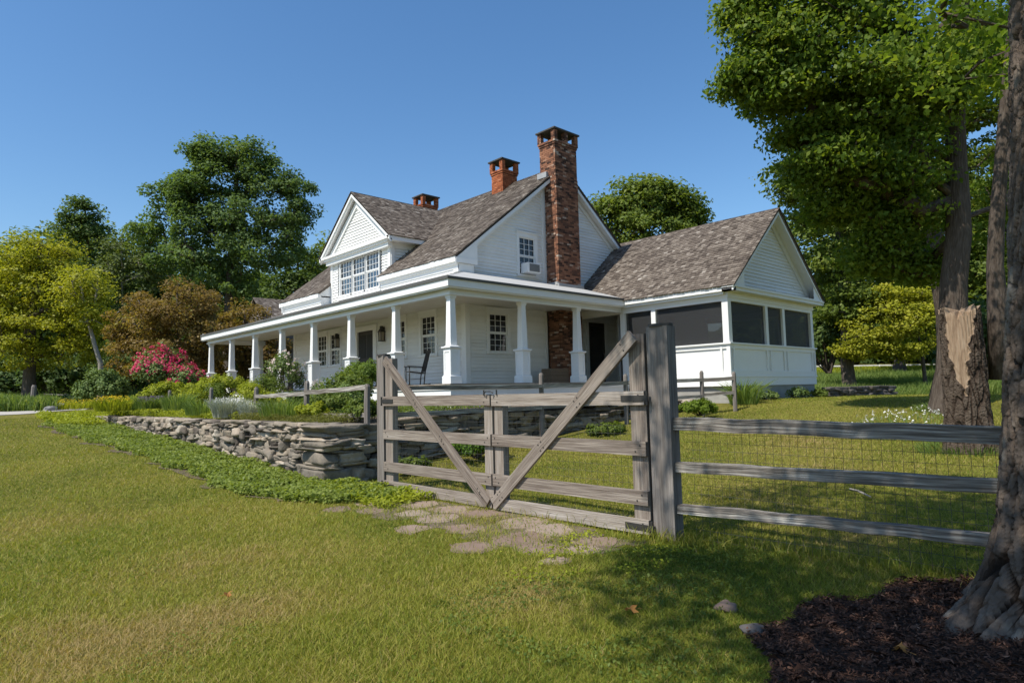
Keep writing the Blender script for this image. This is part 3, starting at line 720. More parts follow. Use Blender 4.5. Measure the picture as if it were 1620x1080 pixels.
big = chimney(16.78, 17.96, 15.46, 16.22, 9.25, 10.98, mBrick, 2, 1, low=(16.78, 17.96, 15.44, 16.02, 1.78, 9.25))
for q in ((16.7, 18.04, 15.36, 15.44, 5.2, 5.3), (16.7, 16.78, 15.44, 16.02, 5.25, 5.36), (16.66, 16.78, 15.8, 16.26, 9.22, 9.42)):
    fl_ = MB(); fl_.box(*q); fl_.build('flashing', mLead, big)
chimney(16.95, 17.75, 18.45, 19.1, 9.2, 10.74, mBrickNew, 1, 1)
chimney(17.0, 17.8, 23.9, 24.55, 9.2, 10.62, mBrickNew, 1, 1)
# ---- porch
PXE, PYE, PZE = 10.25, 13.35, 4.57; PS = (5.42-PZE)/(XW-PXE)
PYN = 32.7; PXN = 17.9
pr_ = MB()
n1 = np.array([-PS, 0, 1]); n1 /= np.linalg.norm(n1); n2 = np.array([0, -PS, 1]); n2 /= np.linalg.norm(n2)
zw = 5.42; zy = PZE+PS*(YW-PYE)
slab(pr_, [(PXE, PYE, PZE), (XW, YW, zw), (XW, PYN, zw), (PXE, PYN, PZE)], n1, .05)
slab(pr_, [(PXE, PYE, PZE), (PXN+.1, PYE, PZE), (PXN+.1, YW, zy), (XW, YW, zy)], n2, .05)
slab(pr_, [(XW, YB, zw), (16, YB, zw-.5), (16, PYN, zw-.5), (XW, PYN, zw)], (.16, 0, .98), .05)
pr_.build('porch_roof', mRoofDark, house)
de = MB(); de.box(PXE-.015, PXE, PYE-.015, PYN, PZE-.06, PZE+.012); de.box(PXE, PXN, PYE-.015, PYE, PZE-.06, PZE+.012); de.build('drip_edge', mDrip, house)
pt = MB()
# fascia, soffit, beam along both sides
pt.box(PXE+.02, PXE+.06, PYE+.02, PYN-.02, PZE-.25, PZE-.052); pt.box(PXE+.06, PXN, PYE+.02, PYE+.06, PZE-.25, PZE-.052)
pt.box(PXE+.06, PXE+.1, PYE+.06, PYN-.02, PZE-.29, PZE-.11); pt.box(PXE+.1, PXN, PYE+.06, PYE+.1, PZE-.29, PZE-.11)
pt.box(PXE+.02, PXE+.5, PYN-.06, PYN-.02+.03, PZE-.25, PZE-.052)
pt.box(PXE+.1, 10.5, PYE+.1, PYN-.06, PZE-.26, PZE-.22); pt.box(10.5, PXN, PYE+.1, 13.6, PZE-.26, PZE-.22)
pt.box(10.5, 10.72, 13.6, PYN-.2, 4.15, PZE-.22); pt.box(10.72, PXN, 13.6, 13.82, 4.15, PZE-.22)
pt.box(10.72, 13.2, PYN-.42, PYN-.2, 4.15, PZE-.22)
pt.box(10.46, 10.5, 13.56, PYN-.2, 4.13, 4.18); pt.box(10.5, PXN, 13.56, 13.6, 4.13, 4.18)
pt.box(PXE+.06, XW+.2, PYN-.2, PYN-.06, 4.3, 4.62); 
pt.build('porch_cornice', mTrim, house)
pc = MB()
for y in np.arange(13.82, PYN-.2, .12): pc.box(10.72, XW, y, y+.116, 4.36, 4.38)
for y in np.arange(13.82, YW, .12): pc.box(XW, PXN, y, y+.116, 4.36, 4.38)
pc.build('porch_ceiling', mCeil, house)
pd = MB()
for y in np.arange(13.36, PYN-.1, .14): pd.box(10.28, XW, y, y+.136, HZ-.035, HZ)
for x in np.arange(XW, PXN, .14): pd.box(x, x+.136, 13.36, YW, HZ-.035, HZ)
pd.build('porch_floor', mDeck, house)
sk = MB(); sk.box(10.34, 10.38, 13.42, PYN-.15, .9, HZ-.036); sk.box(10.38, PXN, 13.42, 13.46, .9, HZ-.036); sk.box(10.31, 10.34, 13.39, PYN-.12, HZ-.16, HZ-.036); sk.box(10.34, PXN, 13.39, 13.42, HZ-.16, HZ-.036)
sk.build('porch_skirt', mPaint, house)
def column(x, y, first):
    c = MB(); z = HZ
    c.frustum(x, y, z, z+.20, .185, .185); c.frustum(x, y, z+.20, z+.235, .175, .15)
    c.frustum(x, y, z+.235, z+.92, .142, .142)
    # stiles and rails that leave a sunk panel on every side of the pedestal
    for sx, sy in ((1, 0), (-1, 0), (0, 1), (0, -1)):
        for a0, a1, b0, b1 in ((-.15, -.095, .235, .92), (.095, .15, .235, .92), (-.095, .095, .235, .32), (-.095, .095, .84, .92)):
            if sx: c.box(x+min(sx*.142, sx*.157), x+max(sx*.142, sx*.157), y+a0, y+a1, z+b0, z+b1, .5)
            else: c.box(x+a0, x+a1, y+min(sy*.142, sy*.157), y+max(sy*.142, sy*.157), z+b0, z+b1, .5)
    c.frustum(x, y, z+.92, z+.95, .165, .19); c.frustum(x, y, z+.95, z+.985, .2, .2); c.frustum(x, y, z+.985, z+1.01, .16, .12)
    c.frustum(x, y, z+1.01, z+2.28, .108, .082)
    c.frustum(x, y, z+2.28, z+2.31, .1, .1); c.frustum(x, y, z+2.31, z+2.385, .105, .115)
    return c.build('porch_column', mTrim, house)
col0 = column(10.61, 13.71, True)
def column_at(x, y):
    c = col0.copy(); COL.objects.link(c); c.parent = house; c.location = (x-10.61, y-13.71, 0)
for k in range(1, 8): column_at(10.61, 13.71+2.653*k)
for x in (13.24, 15.68): column_at(x, 13.71)
column_at(12.95, 32.25)
# ---- screened wing
EX0, EX1, EY0, EY1 = 17.95, 24.05, 9.7, YW
EXC = (EX0+EX1)/2
ew = MB()
def wall_panel(mb, a0, a1, axis_, pos, out, z0=1.86, z1=2.80):
    pass
clap(ew, (EX0, EY0+.05, 4.56), (1, 0, 0), (0, -1, 0), [(0, 0), (EX1-EX0, 0), ((EX1-EX0)/2, (EX1-EX0)/2*.885-.05)])
ew.build('gable_wall', mPaint, house)
kn = MB()
# knee wall: sunk sheet, base trim, skirt, sill
kn.box(EX0+.03, EX0+.06, EY0+.03, 13.7, 1.55, 2.8); kn.box(EX0+.06, EX1-.03, EY0+.03, EY0+.06, 1.55, 2.8); kn.box(EX1-.06, EX1-.03, EY0+.06, EY1, 1.55, 2.8)
kn.box(EX0-.01, EX0+.03, EY0-.01, 13.55, 1.54, 1.80); kn.box(EX0+.03, EX1+.01, EY0-.01, EY0+.03, 1.54, 1.80)
kn.box(EX0-.035, EX0-.01, EY0-.035, 13.55, 1.80, 1.86); kn.box(EX0-.01, EX1+.035, EY0-.035, EY0-.01, 1.80, 1.86)
kn.box(EX0-.01, EX0+.03, EY0-.01, 13.55, 1.80, 2.0); kn.box(EX0+.03, EX1+.01, EY0-.01, EY0+.03, 1.80, 2.0)
kn.box(EX0-.01, EX0+.03, EY0-.01, 13.55, 2.66, 2.79); kn.box(EX0+.03, EX1+.01, EY0-.01, EY0+.03, 2.66, 2.79)
kn.box(EX0-.07, EX0+.1, EY0-.07, 13.55, 2.79, 2.84); kn.box(EX0+.1, EX1+.07, EY0-.07, EY0+.1, 2.79, 2.84)
kn.box(EX1-.03, EX1+.02, EY0+.03, EY1, 1.54, 2.84)
MX = [20.48, 21.72]; MY = [12.37]
for x in MX: kn.box(x-.16, x-.10, EY0-.01, EY0+.03, 2.0, 2.66); kn.box(x+.10, x+.16, EY0-.01, EY0+.03, 2.0, 2.66)
for y in MY: kn.box(EX0-.01, EX0+.03, y-.16, y-.10, 2.0, 2.66); kn.box(EX0-.01, EX0+.03, y+.10, y+.16, 2.0, 2.66)
for x0, x1 in ((EX0-.02, EX0+.26), (EX1-.26, EX1+.02)):
    kn.box(x0, x0+.07, EY0-.02, EY0+.03, 1.86, 2.79); kn.box(x1-.07, x1, EY0-.02, EY0+.03, 1.86, 2.79)
kn.box(EX0-.02, EX0+.03, EY0+.03, EY0+.10, 1.86, 2.79); kn.box(EX0-.02, EX0+.03, EY0+.24, EY0+.31, 1.86, 2.79)
kn.build('knee_wall', mTrim, house)
po = MB()
def post(x, y, a=.1): po.box(x-a, x+a, y-a, y+a, 2.84, 4.1)
post(EX0+.1, EY0+.1); post(EX1-.1, EY0+.1)
for x in MX: post(x, EY0+.1, .085)
for y in MY: post(EX0+.1, y, .085)
post(EX0+.1, 13.62, .1)
# beam and boxed cornice
po.box(EX0, EX0+.2, EY0, EY1, 4.1, 4.34); po.box(EX0+.2, EX1, EY0, EY0+.2, 4.1, 4.34); po.box(EX1-.2, EX1, EY0+.2, EY1, 4.1, 4.34)
po.box(EX0-.03, EX0, EY0-.03, EY1, 4.2, 4.36); po.box(EX0, EX1+.03, EY0-.03, EY0, 4.2, 4.36)
po.box(17.73, EX0-.03, EY0-.31, EY1-2.6, 4.36, 4.5); po.box(17.73, 24.27, EY0-.31, EY0+.05, 4.36, 4.46); po.box(17.69, 24.31, EY0-.35, EY0+.04, 4.46, 4.53)
po.box(EX1+.03, 24.27, EY0+.05, EY1, 4.36, 4.5); po.box(17.80, EX0-.03, EY0+.05, EY1-2.6, 4.28, 4.36)
EZR, EZE = 7.33, 4.47; EHW = 3.28; ES = (EZR-EZE)/EHW; esl = math.hypot(1, ES)
tm = po
for sg in (-1, 1):
    rake((EXC+sg*EHW, EY0-.33, EZE+.06), (EXC, EY0-.33, EZR-.01), .17, .05, (0, 1, 0))
    rake((EXC+sg*(EHW-.5), EY0-.02, EZE+.42), (EXC, EY0-.02, EZR-.03), .33, .05, (0, 1, 0))
    a = np.array([EXC+sg*EHW, EY0-.3, EZE-.06]); b = np.array([EXC, EY0-.3, EZR-.14]); e = np.array([0, .33, 0]); po.face([a, b, b+e, a+e])
for sg in (-1, 1):
    c_ = [(EXC+sg*(EHW-.02), EY0-.31, 4.4), (EXC+sg*(EHW-.75), EY0-.3, 4.4), (EXC+sg*(EHW-.75), EY0-.3, EZE+.6*ES), (EXC+sg*(EHW-.02), EY0-.3, EZE)]; po.face(c_)
po.build('wing_frame', mTrim, house)
er = MB()
for sg in (-1, 1):
    n_ = np.array([sg*ES, 0, 1])/esl
    slab(er, [(EXC+sg*EHW, EY0-.35, EZE+.05), (EXC, EY0-.35, EZR+.02), (EXC, YW+.1, EZR+.02), (EXC+sg*EHW, YW+.1, EZE+.05)][::(1 if sg > 0 else -1)], n_, .05)
    shingles(er, (EXC+sg*(EHW+.03), EY0-.38, EZE+.03), (0, 1, 0), np.array([-sg, 0, ES])/esl, YW-EY0+.45, (EHW+.03)*esl, None, ex=.12)
for y in np.arange(EY0-.38, YW, .14):
    for sgn in (-1, 1):
        a = np.array([EXC, y, EZR+.075]); b = np.array([EXC+sgn*.12, y, EZR+.075-.12*ES]); e = np.array([0, .15, -.012]); er.face([a, a+e, b+e, b], random.random()*.6)
er.build('wing_roof', mShingle, house)
fz_ = MB(); fz_.box(EX0+.1, EX1-.05, EY0+.05, EY1, .55, 1.545); fz_.build('wing_foundation', mConc, house)
sc = bpy.data.materials.new('insect_screen'); sc.use_nodes = True; t = sc.node_tree
pb = t.nodes['Principled BSDF']; pb.inputs['Base Color'].default_value = (.035, .037, .04, 1); pb.inputs['Roughness'].default_value = .6
tp = t.nodes.new('ShaderNodeBsdfTransparent'); mx = t.nodes.new('ShaderNodeMixShader'); mx.inputs[0].default_value = .5
t.links.new(tp.outputs[0], mx.inputs[1]); t.links.new(pb.outputs[0], mx.inputs[2]); t.links.new(mx.outputs[0], t.nodes['Material Output'].inputs[0])
xs = [EX0+.2]+[v for x in MX for v in (x-.085, x+.085)]+[EX1-.2]
for a, b in zip(xs[::2], xs[1::2]):
    s_ = MB(); s_.box(a, b, EY0+.09, EY0+.096, 2.84, 4.1); s_.build('screen', sc, house)
for a, b in ((EY0+.2, MY[0]-.085), (MY[0]+.085, 13.52)):
    s_ = MB(); s_.box(EX0+.09, EX0+.096, a, b, 2.84, 4.1); s_.build('screen', sc, house)
s_ = MB(); s_.box(EX1-.1, EX1-.094, EY0+.2, EY1, 2.84, 4.1); s_.build('screen', sc, house)
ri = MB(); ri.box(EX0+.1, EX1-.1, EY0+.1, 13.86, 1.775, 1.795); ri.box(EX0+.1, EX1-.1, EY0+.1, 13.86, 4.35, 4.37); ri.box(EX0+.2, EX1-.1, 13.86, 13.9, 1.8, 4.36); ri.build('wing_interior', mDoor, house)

rw_ = MB(); clap(rw_, (20.7, 13.95, HZ), (0, 1, 0), (-1, 0, 0), [(0, 0), (2.1, 0), (2.1, 2.6), (0, 2.6)]); clap(rw_, (18.1, 13.92, HZ), (1, 0, 0), (0, 1, 0), [(0, 0), (2.6, 0), (2.6, 2.6), (0, 2.6)])
rw_.build('wall', mPaint, house)
rw_ = MB(); rw_.box(17.9, 20.7, 13.92, YW, HZ-.03, HZ-.004); rw_.build('porch_floor', mDeck, house)
rw_ = MB(); rw_.box(17.9, 20.7, 13.92, YW, 4.362, 4.38); rw_.build('porch_ceiling', mCeil, house)
# ---- far wing beyond the porch end
fw = MB()
a = P(401, 471, 40); b = P(450, 474, 41)
zr_ = float(a[2]); xa = float(a[0]); ya = float(a[1])
far = MB()
sl2 = .8; hl = 2.6
slab(far, [(xa, ya, zr_), (xa, ya-hl, zr_-hl*sl2), (xa+9, ya-hl, zr_-hl*sl2), (xa+9, ya, zr_)], (0, -.62, .78), .06)
slab(far, [(xa, ya, zr_), (xa+9, ya, zr_), (xa+9, ya+hl, zr_-hl*sl2), (xa, ya+hl, zr_-hl*sl2)], (0, .62, .78), .06)
s2 = math.hypot(1, sl2)
shingles(far, (xa-.05, ya-hl, zr_-hl*sl2+.01), (1, 0, 0), np.array([0, 1, sl2])/s2, 9, hl*s2, None, ex=.16)
barn = empty('outbuilding', (xa, ya, 1.6), 'small grey shingled outbuilding half hidden beyond the far end of the porch', 'outbuilding')
far.build('roof', mShingle, barn)
bw = MB(); clap(bw, (xa+.25, ya-hl+.2, 1.6), (0, 1, 0), (-1, 0, 0), [(0, 0), (2*hl-.4, 0), (2*hl-.4, zr_-hl*sl2-1.5), (hl-.2, zr_-1.75), (0, zr_-hl*sl2-1.5)])
clap(bw, (xa+.25, ya-hl+.2, 1.6), (1, 0, 0), (0, -1, 0), [(0, 0), (8.5, 0), (8.5, zr_-hl*sl2-1.5), (0, zr_-hl*sl2-1.5)])
bw.build('wall', mPost, barn)

# ---- things fixed to or standing on the porch
def lantern(y, label):
    z = 3.55; x = XW-.13; e = empty('wall_lantern', (x, y, z), label, 'lantern', 'wall lanterns by the front door')
    b = MB()
    for sx in (-1, 1):
        for sy in (-1, 1): b.board((x+sx*.075, y+sy*.075, z-.02), (x+sx*.085, y+sy*.085, z+.3), .018, .018, (1, 0, 0))
    b.box(x-.1, x+.1, y-.1, y+.1, z-.045, z-.02); b.frustum(x, y, z+.3, z+.44, .115, .045); b.frustum(x, y, z+.44, z+.5, .05, .05); b.frustum(x, y, z+.5, z+.53, .06, .03)
    b.box(x+.04, XW-.018, y-.02, y+.02, z+.38, z+.42); b.box(XW-.035, XW-.02, y-.06, y+.06, z+.1, z+.5)
    b.build('lantern_frame', mIron, e)
    g = MB(); g.frustum(x, y, z-.02, z+.3, .066, .076); g.build('lantern_glass', mLampGlass, e)
lantern(float(PX(603.5, 510, X=XW-.13)[1]), 'black iron wall lantern on the camera side of the front door')
lantern(float(PX(532.5, 522, X=XW-.13)[1]), 'black iron wall lantern beyond the front door, near the paired windows')
ac = empty('air_conditioner', (15.81, YW-.3, 5.58), 'white window air conditioner hanging out of the upper gable window', 'air conditioner')
b = MB(); b.box(15.5, 16.12, YW-.36, YW-.0, 5.60, 5.95); cs = b.build('casing', mTrim, ac, bevel=.012)
b = MB(); b.box(15.58, 16.06, YW-.372, YW-.361, 5.65, 5.91)
b.build('grille', flat('grille_grey', (.13, .14, .15)), ac)
b = MB()
for k in range(9): b.box(15.58, 16.06, YW-.38, YW-.372, 5.665+k*.028, 5.675+k*.028)
b.build('louvre', flat('louvre_grey', (.25, .26, .27)), ac)
def rocker(x, y, rz, label):
    z = HZ; e = empty('rocking_chair', (x, y, z), label, 'rocking chair', 'rocking chairs on the porch')
    def T(p): c, s = math.cos(rz), math.sin(rz); return (x+p[0]*c-p[1]*s, y+p[0]*s+p[1]*c, z+p[2])
    parts = {}
    for sy in (-.27, .27):
        b = MB(); b.tube([T((-.42+.09*i, sy, .02+.055*((i-4.6)/4.6)**2)) for i in range(11)], .017, 6); b.build('rocker', mIron, e, smooth=True)
        b = MB(); b.tube([T((.26, sy, .05)), T((.26, sy, .62))], .018, 6); b.tube([T((-.2, sy, .05)), T((-.24, sy, .42)), T((-.42, sy*.92, 1.12))], [.018, .018, .014], 6)
        b.tube([T((.26, sy, .22)), T((-.2, sy, .24))], .011, 6); b.build('leg', mIron, e, smooth=True)
        b = MB(); b.board(T((.32, sy, .635)), T((-.3, sy, .6)), .07, .02, (-math.sin(rz), math.cos(rz), 0)); b.build('armrest', mIron, e)
    b = MB()
    for i in range(8): b.board(T((-.24+.066*i, -.28, .41+.008*i)), T((-.24+.066*i, .28, .41+.008*i)), .055, .018, (math.cos(rz), math.sin(rz), 0))
    b.build('seat', mIron, e)
    b = MB()
    for i in range(9): b.board(T((-.25, -.22+.055*i, .46)), T((-.42, -.21+.0525*i, 1.08)), .03, .012, (-math.sin(rz), math.cos(rz), 0))
    b.board(T((-.42, -.27, 1.1)), T((-.42, .27, 1.1)), .09, .022, (0, 0, 1)); b.board(T((-.255, -.26, .47)), T((-.255, .26, .47)), .05, .02, (0, 0, 1))
    b.build('backrest', mIron, e)
rocker(11.9, 17.25, math.radians(158), 'dark slatted rocking chair beside the corner windows, its back fully in view')
rocker(11.9, 19.6, math.radians(190), 'dark slatted rocking chair in front of the door, half hidden by the gate post')
# burlap wood box by the chimney
wb = MB(); c = PX(866, 604, Y=15.1); 
wb.box(15.75, 16.6, 14.95, 15.42, HZ+.02, HZ+.5); 
for zz in (.12, .26, .4): wb.box(15.735, 16.615, 14.935, 15.435, HZ+zz, HZ+zz+.03)
wb_o = wb.build('wood_box', M_('burlap', [(0, (.13, .09, .06)), (1, (.27, .2, .14))], rw=.2, noise=(20, .8), rough=1, bump=(80, .5, .01)), bevel=.03)
tag(wb_o, 'brown firewood box standing against the foot of the brick chimney', 'box')

# ------------------------------------------------------------------ gate and fences
GX0 = 5.62
def gate_post(y, label, hz, a=.125):
    e = empty('gate_post', (GX0+.15, y, 0), label, 'gate post', 'gate posts')
    b = MB(); z0 = float(ground(GX0, y))-.25
    p = [(GX0+.15, y, z0), (GX0+.15, y, z0+.9), (GX0+.152, y+.004, hz-.05), (GX0+.15, y+.003, hz)]
    b.board((GX0+.06, y, z0), (GX0+.062, y+.003, hz), a*2, .15, (0, 1, 0), .5)
    b.build('post', mPost, e, bevel=.012)
    c = MB(); V = [(GX0+.06+math.cos(t)*(.1+.01*math.sin(3*t)), y+math.sin(t)*(a*1.08+.02*math.cos(2*t))*1.12) for t in np.linspace(0, 2*math.pi, 9)[:-1]+math.pi/8]
    c.face([(x, yy, hz+.028) for x, yy in V], .2); c.face([(x, yy, hz) for x, yy in V][::-1], .2)
    for i in range(8): j = (i+1) % 8; c.face([(*V[i], hz), (*V[j], hz), (*V[j], hz+.028), (*V[i], hz+.028)], .2)
    c.build('post_cap', mSoot, e)
    return e
gate_post(3.83, 'thick grey hinge post between the gate and the lichened split rails', 2.14)
gate_post(9.13, 'weathered hinge post at the stone wall end of the gate', 2.14, .1)
def nails(b, pts, x):
    for y, z in pts:
        b.tube([(x, y, z), (x-.004, y, z)], .009, 6)
def nl_each(nl, e):
    k = 12 if False else None
    n_ = len(nl.f)//8
    for i in range(n_):
        b = MB(); vs = nl.v[i*12:(i+1)*12]; b.v = list(vs); b.f = [tuple(v-i*12 for v in f) for f in nl.f[i*8:(i+1)*8]]; b.r = [.3]*len(b.f); b.build('nail', mIron, e)
RZ = [(1.34, 1.485), (.82, .965), (.32, .465), (.03, .175)]
def gate_leaf(ya, yb, label, hs):      # ya = hinge end, yb = meeting end
    e = empty('gate_leaf', (GX0, ya, 0), label, 'gate', 'leaves of the double farm gate')
    d = 1 if yb > ya else -1; nl = MB()
    for za, zb in RZ:
        b = MB(); zc = (za+zb)/2; b.board((GX0-.04, ya, zc), (GX0-.042, (ya+yb)/2, zc-.004), zb-za, .04, (0, 0, 1)); 
        b = MB(); b.board((GX0-.04, ya+d*.01, zc), (GX0-.04, yb-d*.004, zc+random.uniform(-.006, .006)), zb-za, .04, (0, 0, 1)); b.build('rail', mGate, e, bevel=.004)
        nails(nl, [(ya+d*.08, zc+.03), (ya+d*.14, zc-.03), (yb-d*.06, zc+.03), (yb-d*.12, zc-.03)], GX0-.061)
    b = MB(); b.board((GX0+.035, ya+d*.115, .02), (GX0+.035, ya+d*.115, 2.08), .2, .1, (0, 1, 0)); b.build('stile', mGate, e, bevel=.006)
    b = MB(); b.board((GX0+.035, yb-d*.09, .06), (GX0+.035, yb-d*.09, 1.44), .16, .1, (0, 1, 0)); b.build('stile', mGate, e, bevel=.006)
    p0 = Vector((GX0-.081, ya+d*.10, 2.06)); p1 = Vector((GX0-.081, yb-d*.045, .09))
    b = MB(); b.board(p0, p1, .145, .038, (0, 0, 1)); b.build('brace', mGate, e, bevel=.004)
    for t in (.06, .34, .36, .6, .62, .93, .95):
        q = p0.lerp(p1, t); nails(nl, [(q.y+.02, q.z+.035), (q.y-.02, q.z-.03)], GX0-.101)
    nl_each(nl, e)
    for zc in (1.41, .10):
        b = MB(); b.board((GX0-.064, ya-d*.05, zc), (GX0-.064, ya+d*.30, zc), .06, .008, (0, 0, 1)); b.tube([(GX0-.064, ya-d*.03, zc-.07), (GX0-.064, ya-d*.03, zc+.07)], .014, 8); b.build('hinge', mIron, e)
    w = MB(); x = GX0+.0
    y0, y1 = sorted((ya+d*.2, yb-d*.17))
    for y in np.arange(y0, y1, .085): w.tube([(x, y, .05), (x, y, 1.36)], .0013, 4, cap=False)
    for z in np.arange(.1, 1.36, .085): w.tube([(x, y0, z), (x, y1, z)], .0013, 4, cap=False)
    w.build('wire_mesh', mWire, e)
gate_leaf(3.975, 6.375, 'right hand gate leaf with a brown brace rising to the thick hinge post', 1)
gate_leaf(8.985, 6.395, 'left hand gate leaf with a pale brace rising to the post by the stone wall', -1)
b = MB(); b.tube([(GX0-.09, 6.3, 1.5), (GX0-.09, 6.34, 1.52), (GX0-.09, 6.44, 1.52), (GX0-.09, 6.48, 1.49)], .008, 6); b.tube([(GX0-.07, 6.25, 1.47), (GX0-.07, 6.25, 1.54)], .01, 6); b.tube([(GX0-.07, 6.5, 1.47), (GX0-.07, 6.5, 1.54)], .01, 6)
tag(b.build('gate_latch', mIron), 'rusty iron chain latch where the two gate leaves meet', 'latch')
sf = empty('split_rail_fence', (GX0+.12, 3.6, 0), 'split rail fence of three lichened rails and wire mesh ending at the big trunk', 'fence')
for (z0, z1, hh) in ((1.15, 1.10, .125), (.72, .76, .10), (.31, .385, .085)):
    b = MB(); b.board((GX0+.08, 3.72, z0), (GX0+.14, .35, z1), hh, .1, (0, 0, 1), .4, seg=10, wob=.006); b.build('rail', mRail, sf, smooth=False, bevel=.02)
w = MB()
for y in np.arange(.5, 3.65, .075): w.tube([(GX0+.16, y, .0), (GX0+.16+random.uniform(-.006, .006), y, 1.14)], .0016, 4, cap=False)
for z in np.arange(.03, 1.15, .085): w.tube([(GX0+.16, .5, z), (GX0+.16, 3.65, z+random.uniform(-.01, .01))], .0016, 4, cap=False)
w.build('wire_mesh', mWire, sf)
# garden fence on the upper terrace
def rail_fence(posts, label, rails, drop=(), h=.09):
    x, y, z0, z1 = posts[0]; e = empty('garden_fence', (x, y, z0), label, 'fence', 'split rail garden fences')
    for x, y, z0, z1 in posts:
        b = MB(); r = .06
        b.tube([(x, y, z0-.3), (x, y, (z0+z1)/2), (x+.01, y, z1-.05), (x+.01, y, z1)], [r, r*.97, r*.9, r*.55], 7, .45); b.build('post', mPost, e)
    for i, (a, c) in enumerate(zip(posts[:-1], posts[1:])):
        if i in drop: continue
        for k, (ha, hb) in enumerate(rails[i]):
            b = MB(); b.board((a[0], a[1], ha), (c[0], c[1], hb), h*random.uniform(.85, 1.1), .09, (0, 0, 1), .5, seg=8, wob=.008); b.build('rail', mRail, e, bevel=.018)
rail_fence([(6.25, 22.9, 1.0, 1.84), (6.25, 19.0, 1.0, 1.84), (6.2, 15.7, 1.0, 1.78), (6.2, 13.0, 1.0, 1.85), (6.2, 10.55, .95, 1.72)], 'grey split rail garden fence above the long stone wall', [[], [], [(1.55, 1.58)], [(1.6, 1.66), (1.12, 1.15)]])
rail_fence([(6.45, 10.52, .4, 1.72), (10.6, 10.4, .45, 1.93), (13.4, 10.15, .5, 1.9), (15.95, 9.5, .85, 1.97), (16.75, 8.98, .95, 1.93)], 'grey split rail garden fence running from the gate towards the screened wing', [[(1.63, 1.62), (1.13, 1.15)], [(1.63, 1.67), (1.16, 1.2)], [(1.67, 1.71), (1.2, 1.28)], [(1.71, 1.74), (1.3, 1.36)]])
# posts and far rails
b = MB(); c = hit(52, 645); b.tube([c+np.array([0, 0, -.2]), c+np.array([0, 0, .5]), c+np.array([.02, 0, 1.02]), c+np.array([.02, 0, 1.12])], [.13, .12, .11, .07], 8)
tag(b.build('wooden_post', mPost), 'short weathered wooden post among the lilies at the far left', 'post')
ff = empty('rail_fence', tuple(P(80, 630, 44)), 'dark low rail fence in front of the woods at the far left', 'fence')
for ya, yb in ((624, 626), (631, 632)):
    b = MB(); b.tube([P(70, ya, 44), P(135, yb, 44)], .06, 6); b.build('rail', mRail, ff)
for x in (72, 104, 133):
    c = P(x, 622, 44); b = MB(); b.tube([(c[0], c[1], float(ground(c[0], c[1]))-.2), c], .08, 6); b.build('post', mPost, ff)
wf = empty('paddock_fence', tuple(hit(1340, 588)), 'distant pale rail fence at the top of the meadow', 'fence')
for px in (1298, 1345, 1392, 1440, 1487):
    d_ = 62; c = P(px, 577, d_); b = MB(); b.box(c[0]-.07, c[0]+.07, c[1]-.07, c[1]+.07, float(ground(c[0], c[1]))-.2, c[2]); b.build('post', mTrim, wf)
for dy in (1, 6):
    b = MB(); b.board(P(1285, 578.5+dy, 62), P(1500, 575+dy, 62), .13, .05, (0, 0, 1)); b.build('rail', mTrim, wf)

# ------------------------------------------------------------------ foliage tools
def unit(a): return a/np.maximum(1e-9, np.linalg.norm(a, axis=1))[:, None]
def leaf_quads(C, Nn, size, asp=.6):
    N = len(C); Nn = unit(Nn); t = unit(np.cross(Nn, rng.normal(size=(N, 3)))); b = np.cross(Nn, t)
    L = size[:, None]; w = L*asp
    V = np.stack([C-t*L*.5, C+b*w*.5+Nn*L*.08, C+t*L*.5-Nn*L*.1, C-b*w*.5+Nn*L*.08], 1).reshape(-1, 3)
    return V, np.arange(N*4).reshape(-1, 4)
def blades(Bp, h, w, lean, seg=1, tipw=.15):
    """Bp base points, h height, w width, lean vector (N,3) at the tip"""
    N = len(Bp); a = rng.uniform(0, 6.283, N); s = np.stack([np.cos(a), np.sin(a), np.zeros(N)], 1)*w[:, None]*.5
    up = np.zeros((N, 3)); up[:, 2] = h
    if seg == 1:
        T = Bp+up+lean
        V = np.stack([Bp-s, Bp+s, T+s*tipw, T-s*tipw], 1).reshape(-1, 3); return V, np.arange(4*N).reshape(-1, 4)
    Mi = Bp+up*.6+lean*.28; T = Bp+up*np.where(seg == 2, 1, 1)+lean
    V = np.stack([Bp-s*.8, Bp+s*.8, Mi+s, Mi-s, T+s*tipw, T-s*tipw], 1).reshape(-1, 3)
    i = np.arange(N)*6
    F = np.concatenate([np.stack([i, i+1, i+2, i+3], 1), np.stack([i+3, i+2, i+4, i+5], 1)]); return V, F
def lump(n, r):                       # points spread through an ellipsoid, denser outside
    d = unit(rng.normal(size=(n, 3))); return d*(rng.uniform(.25, 1, n)**.6)[:, None]*np.array(r)
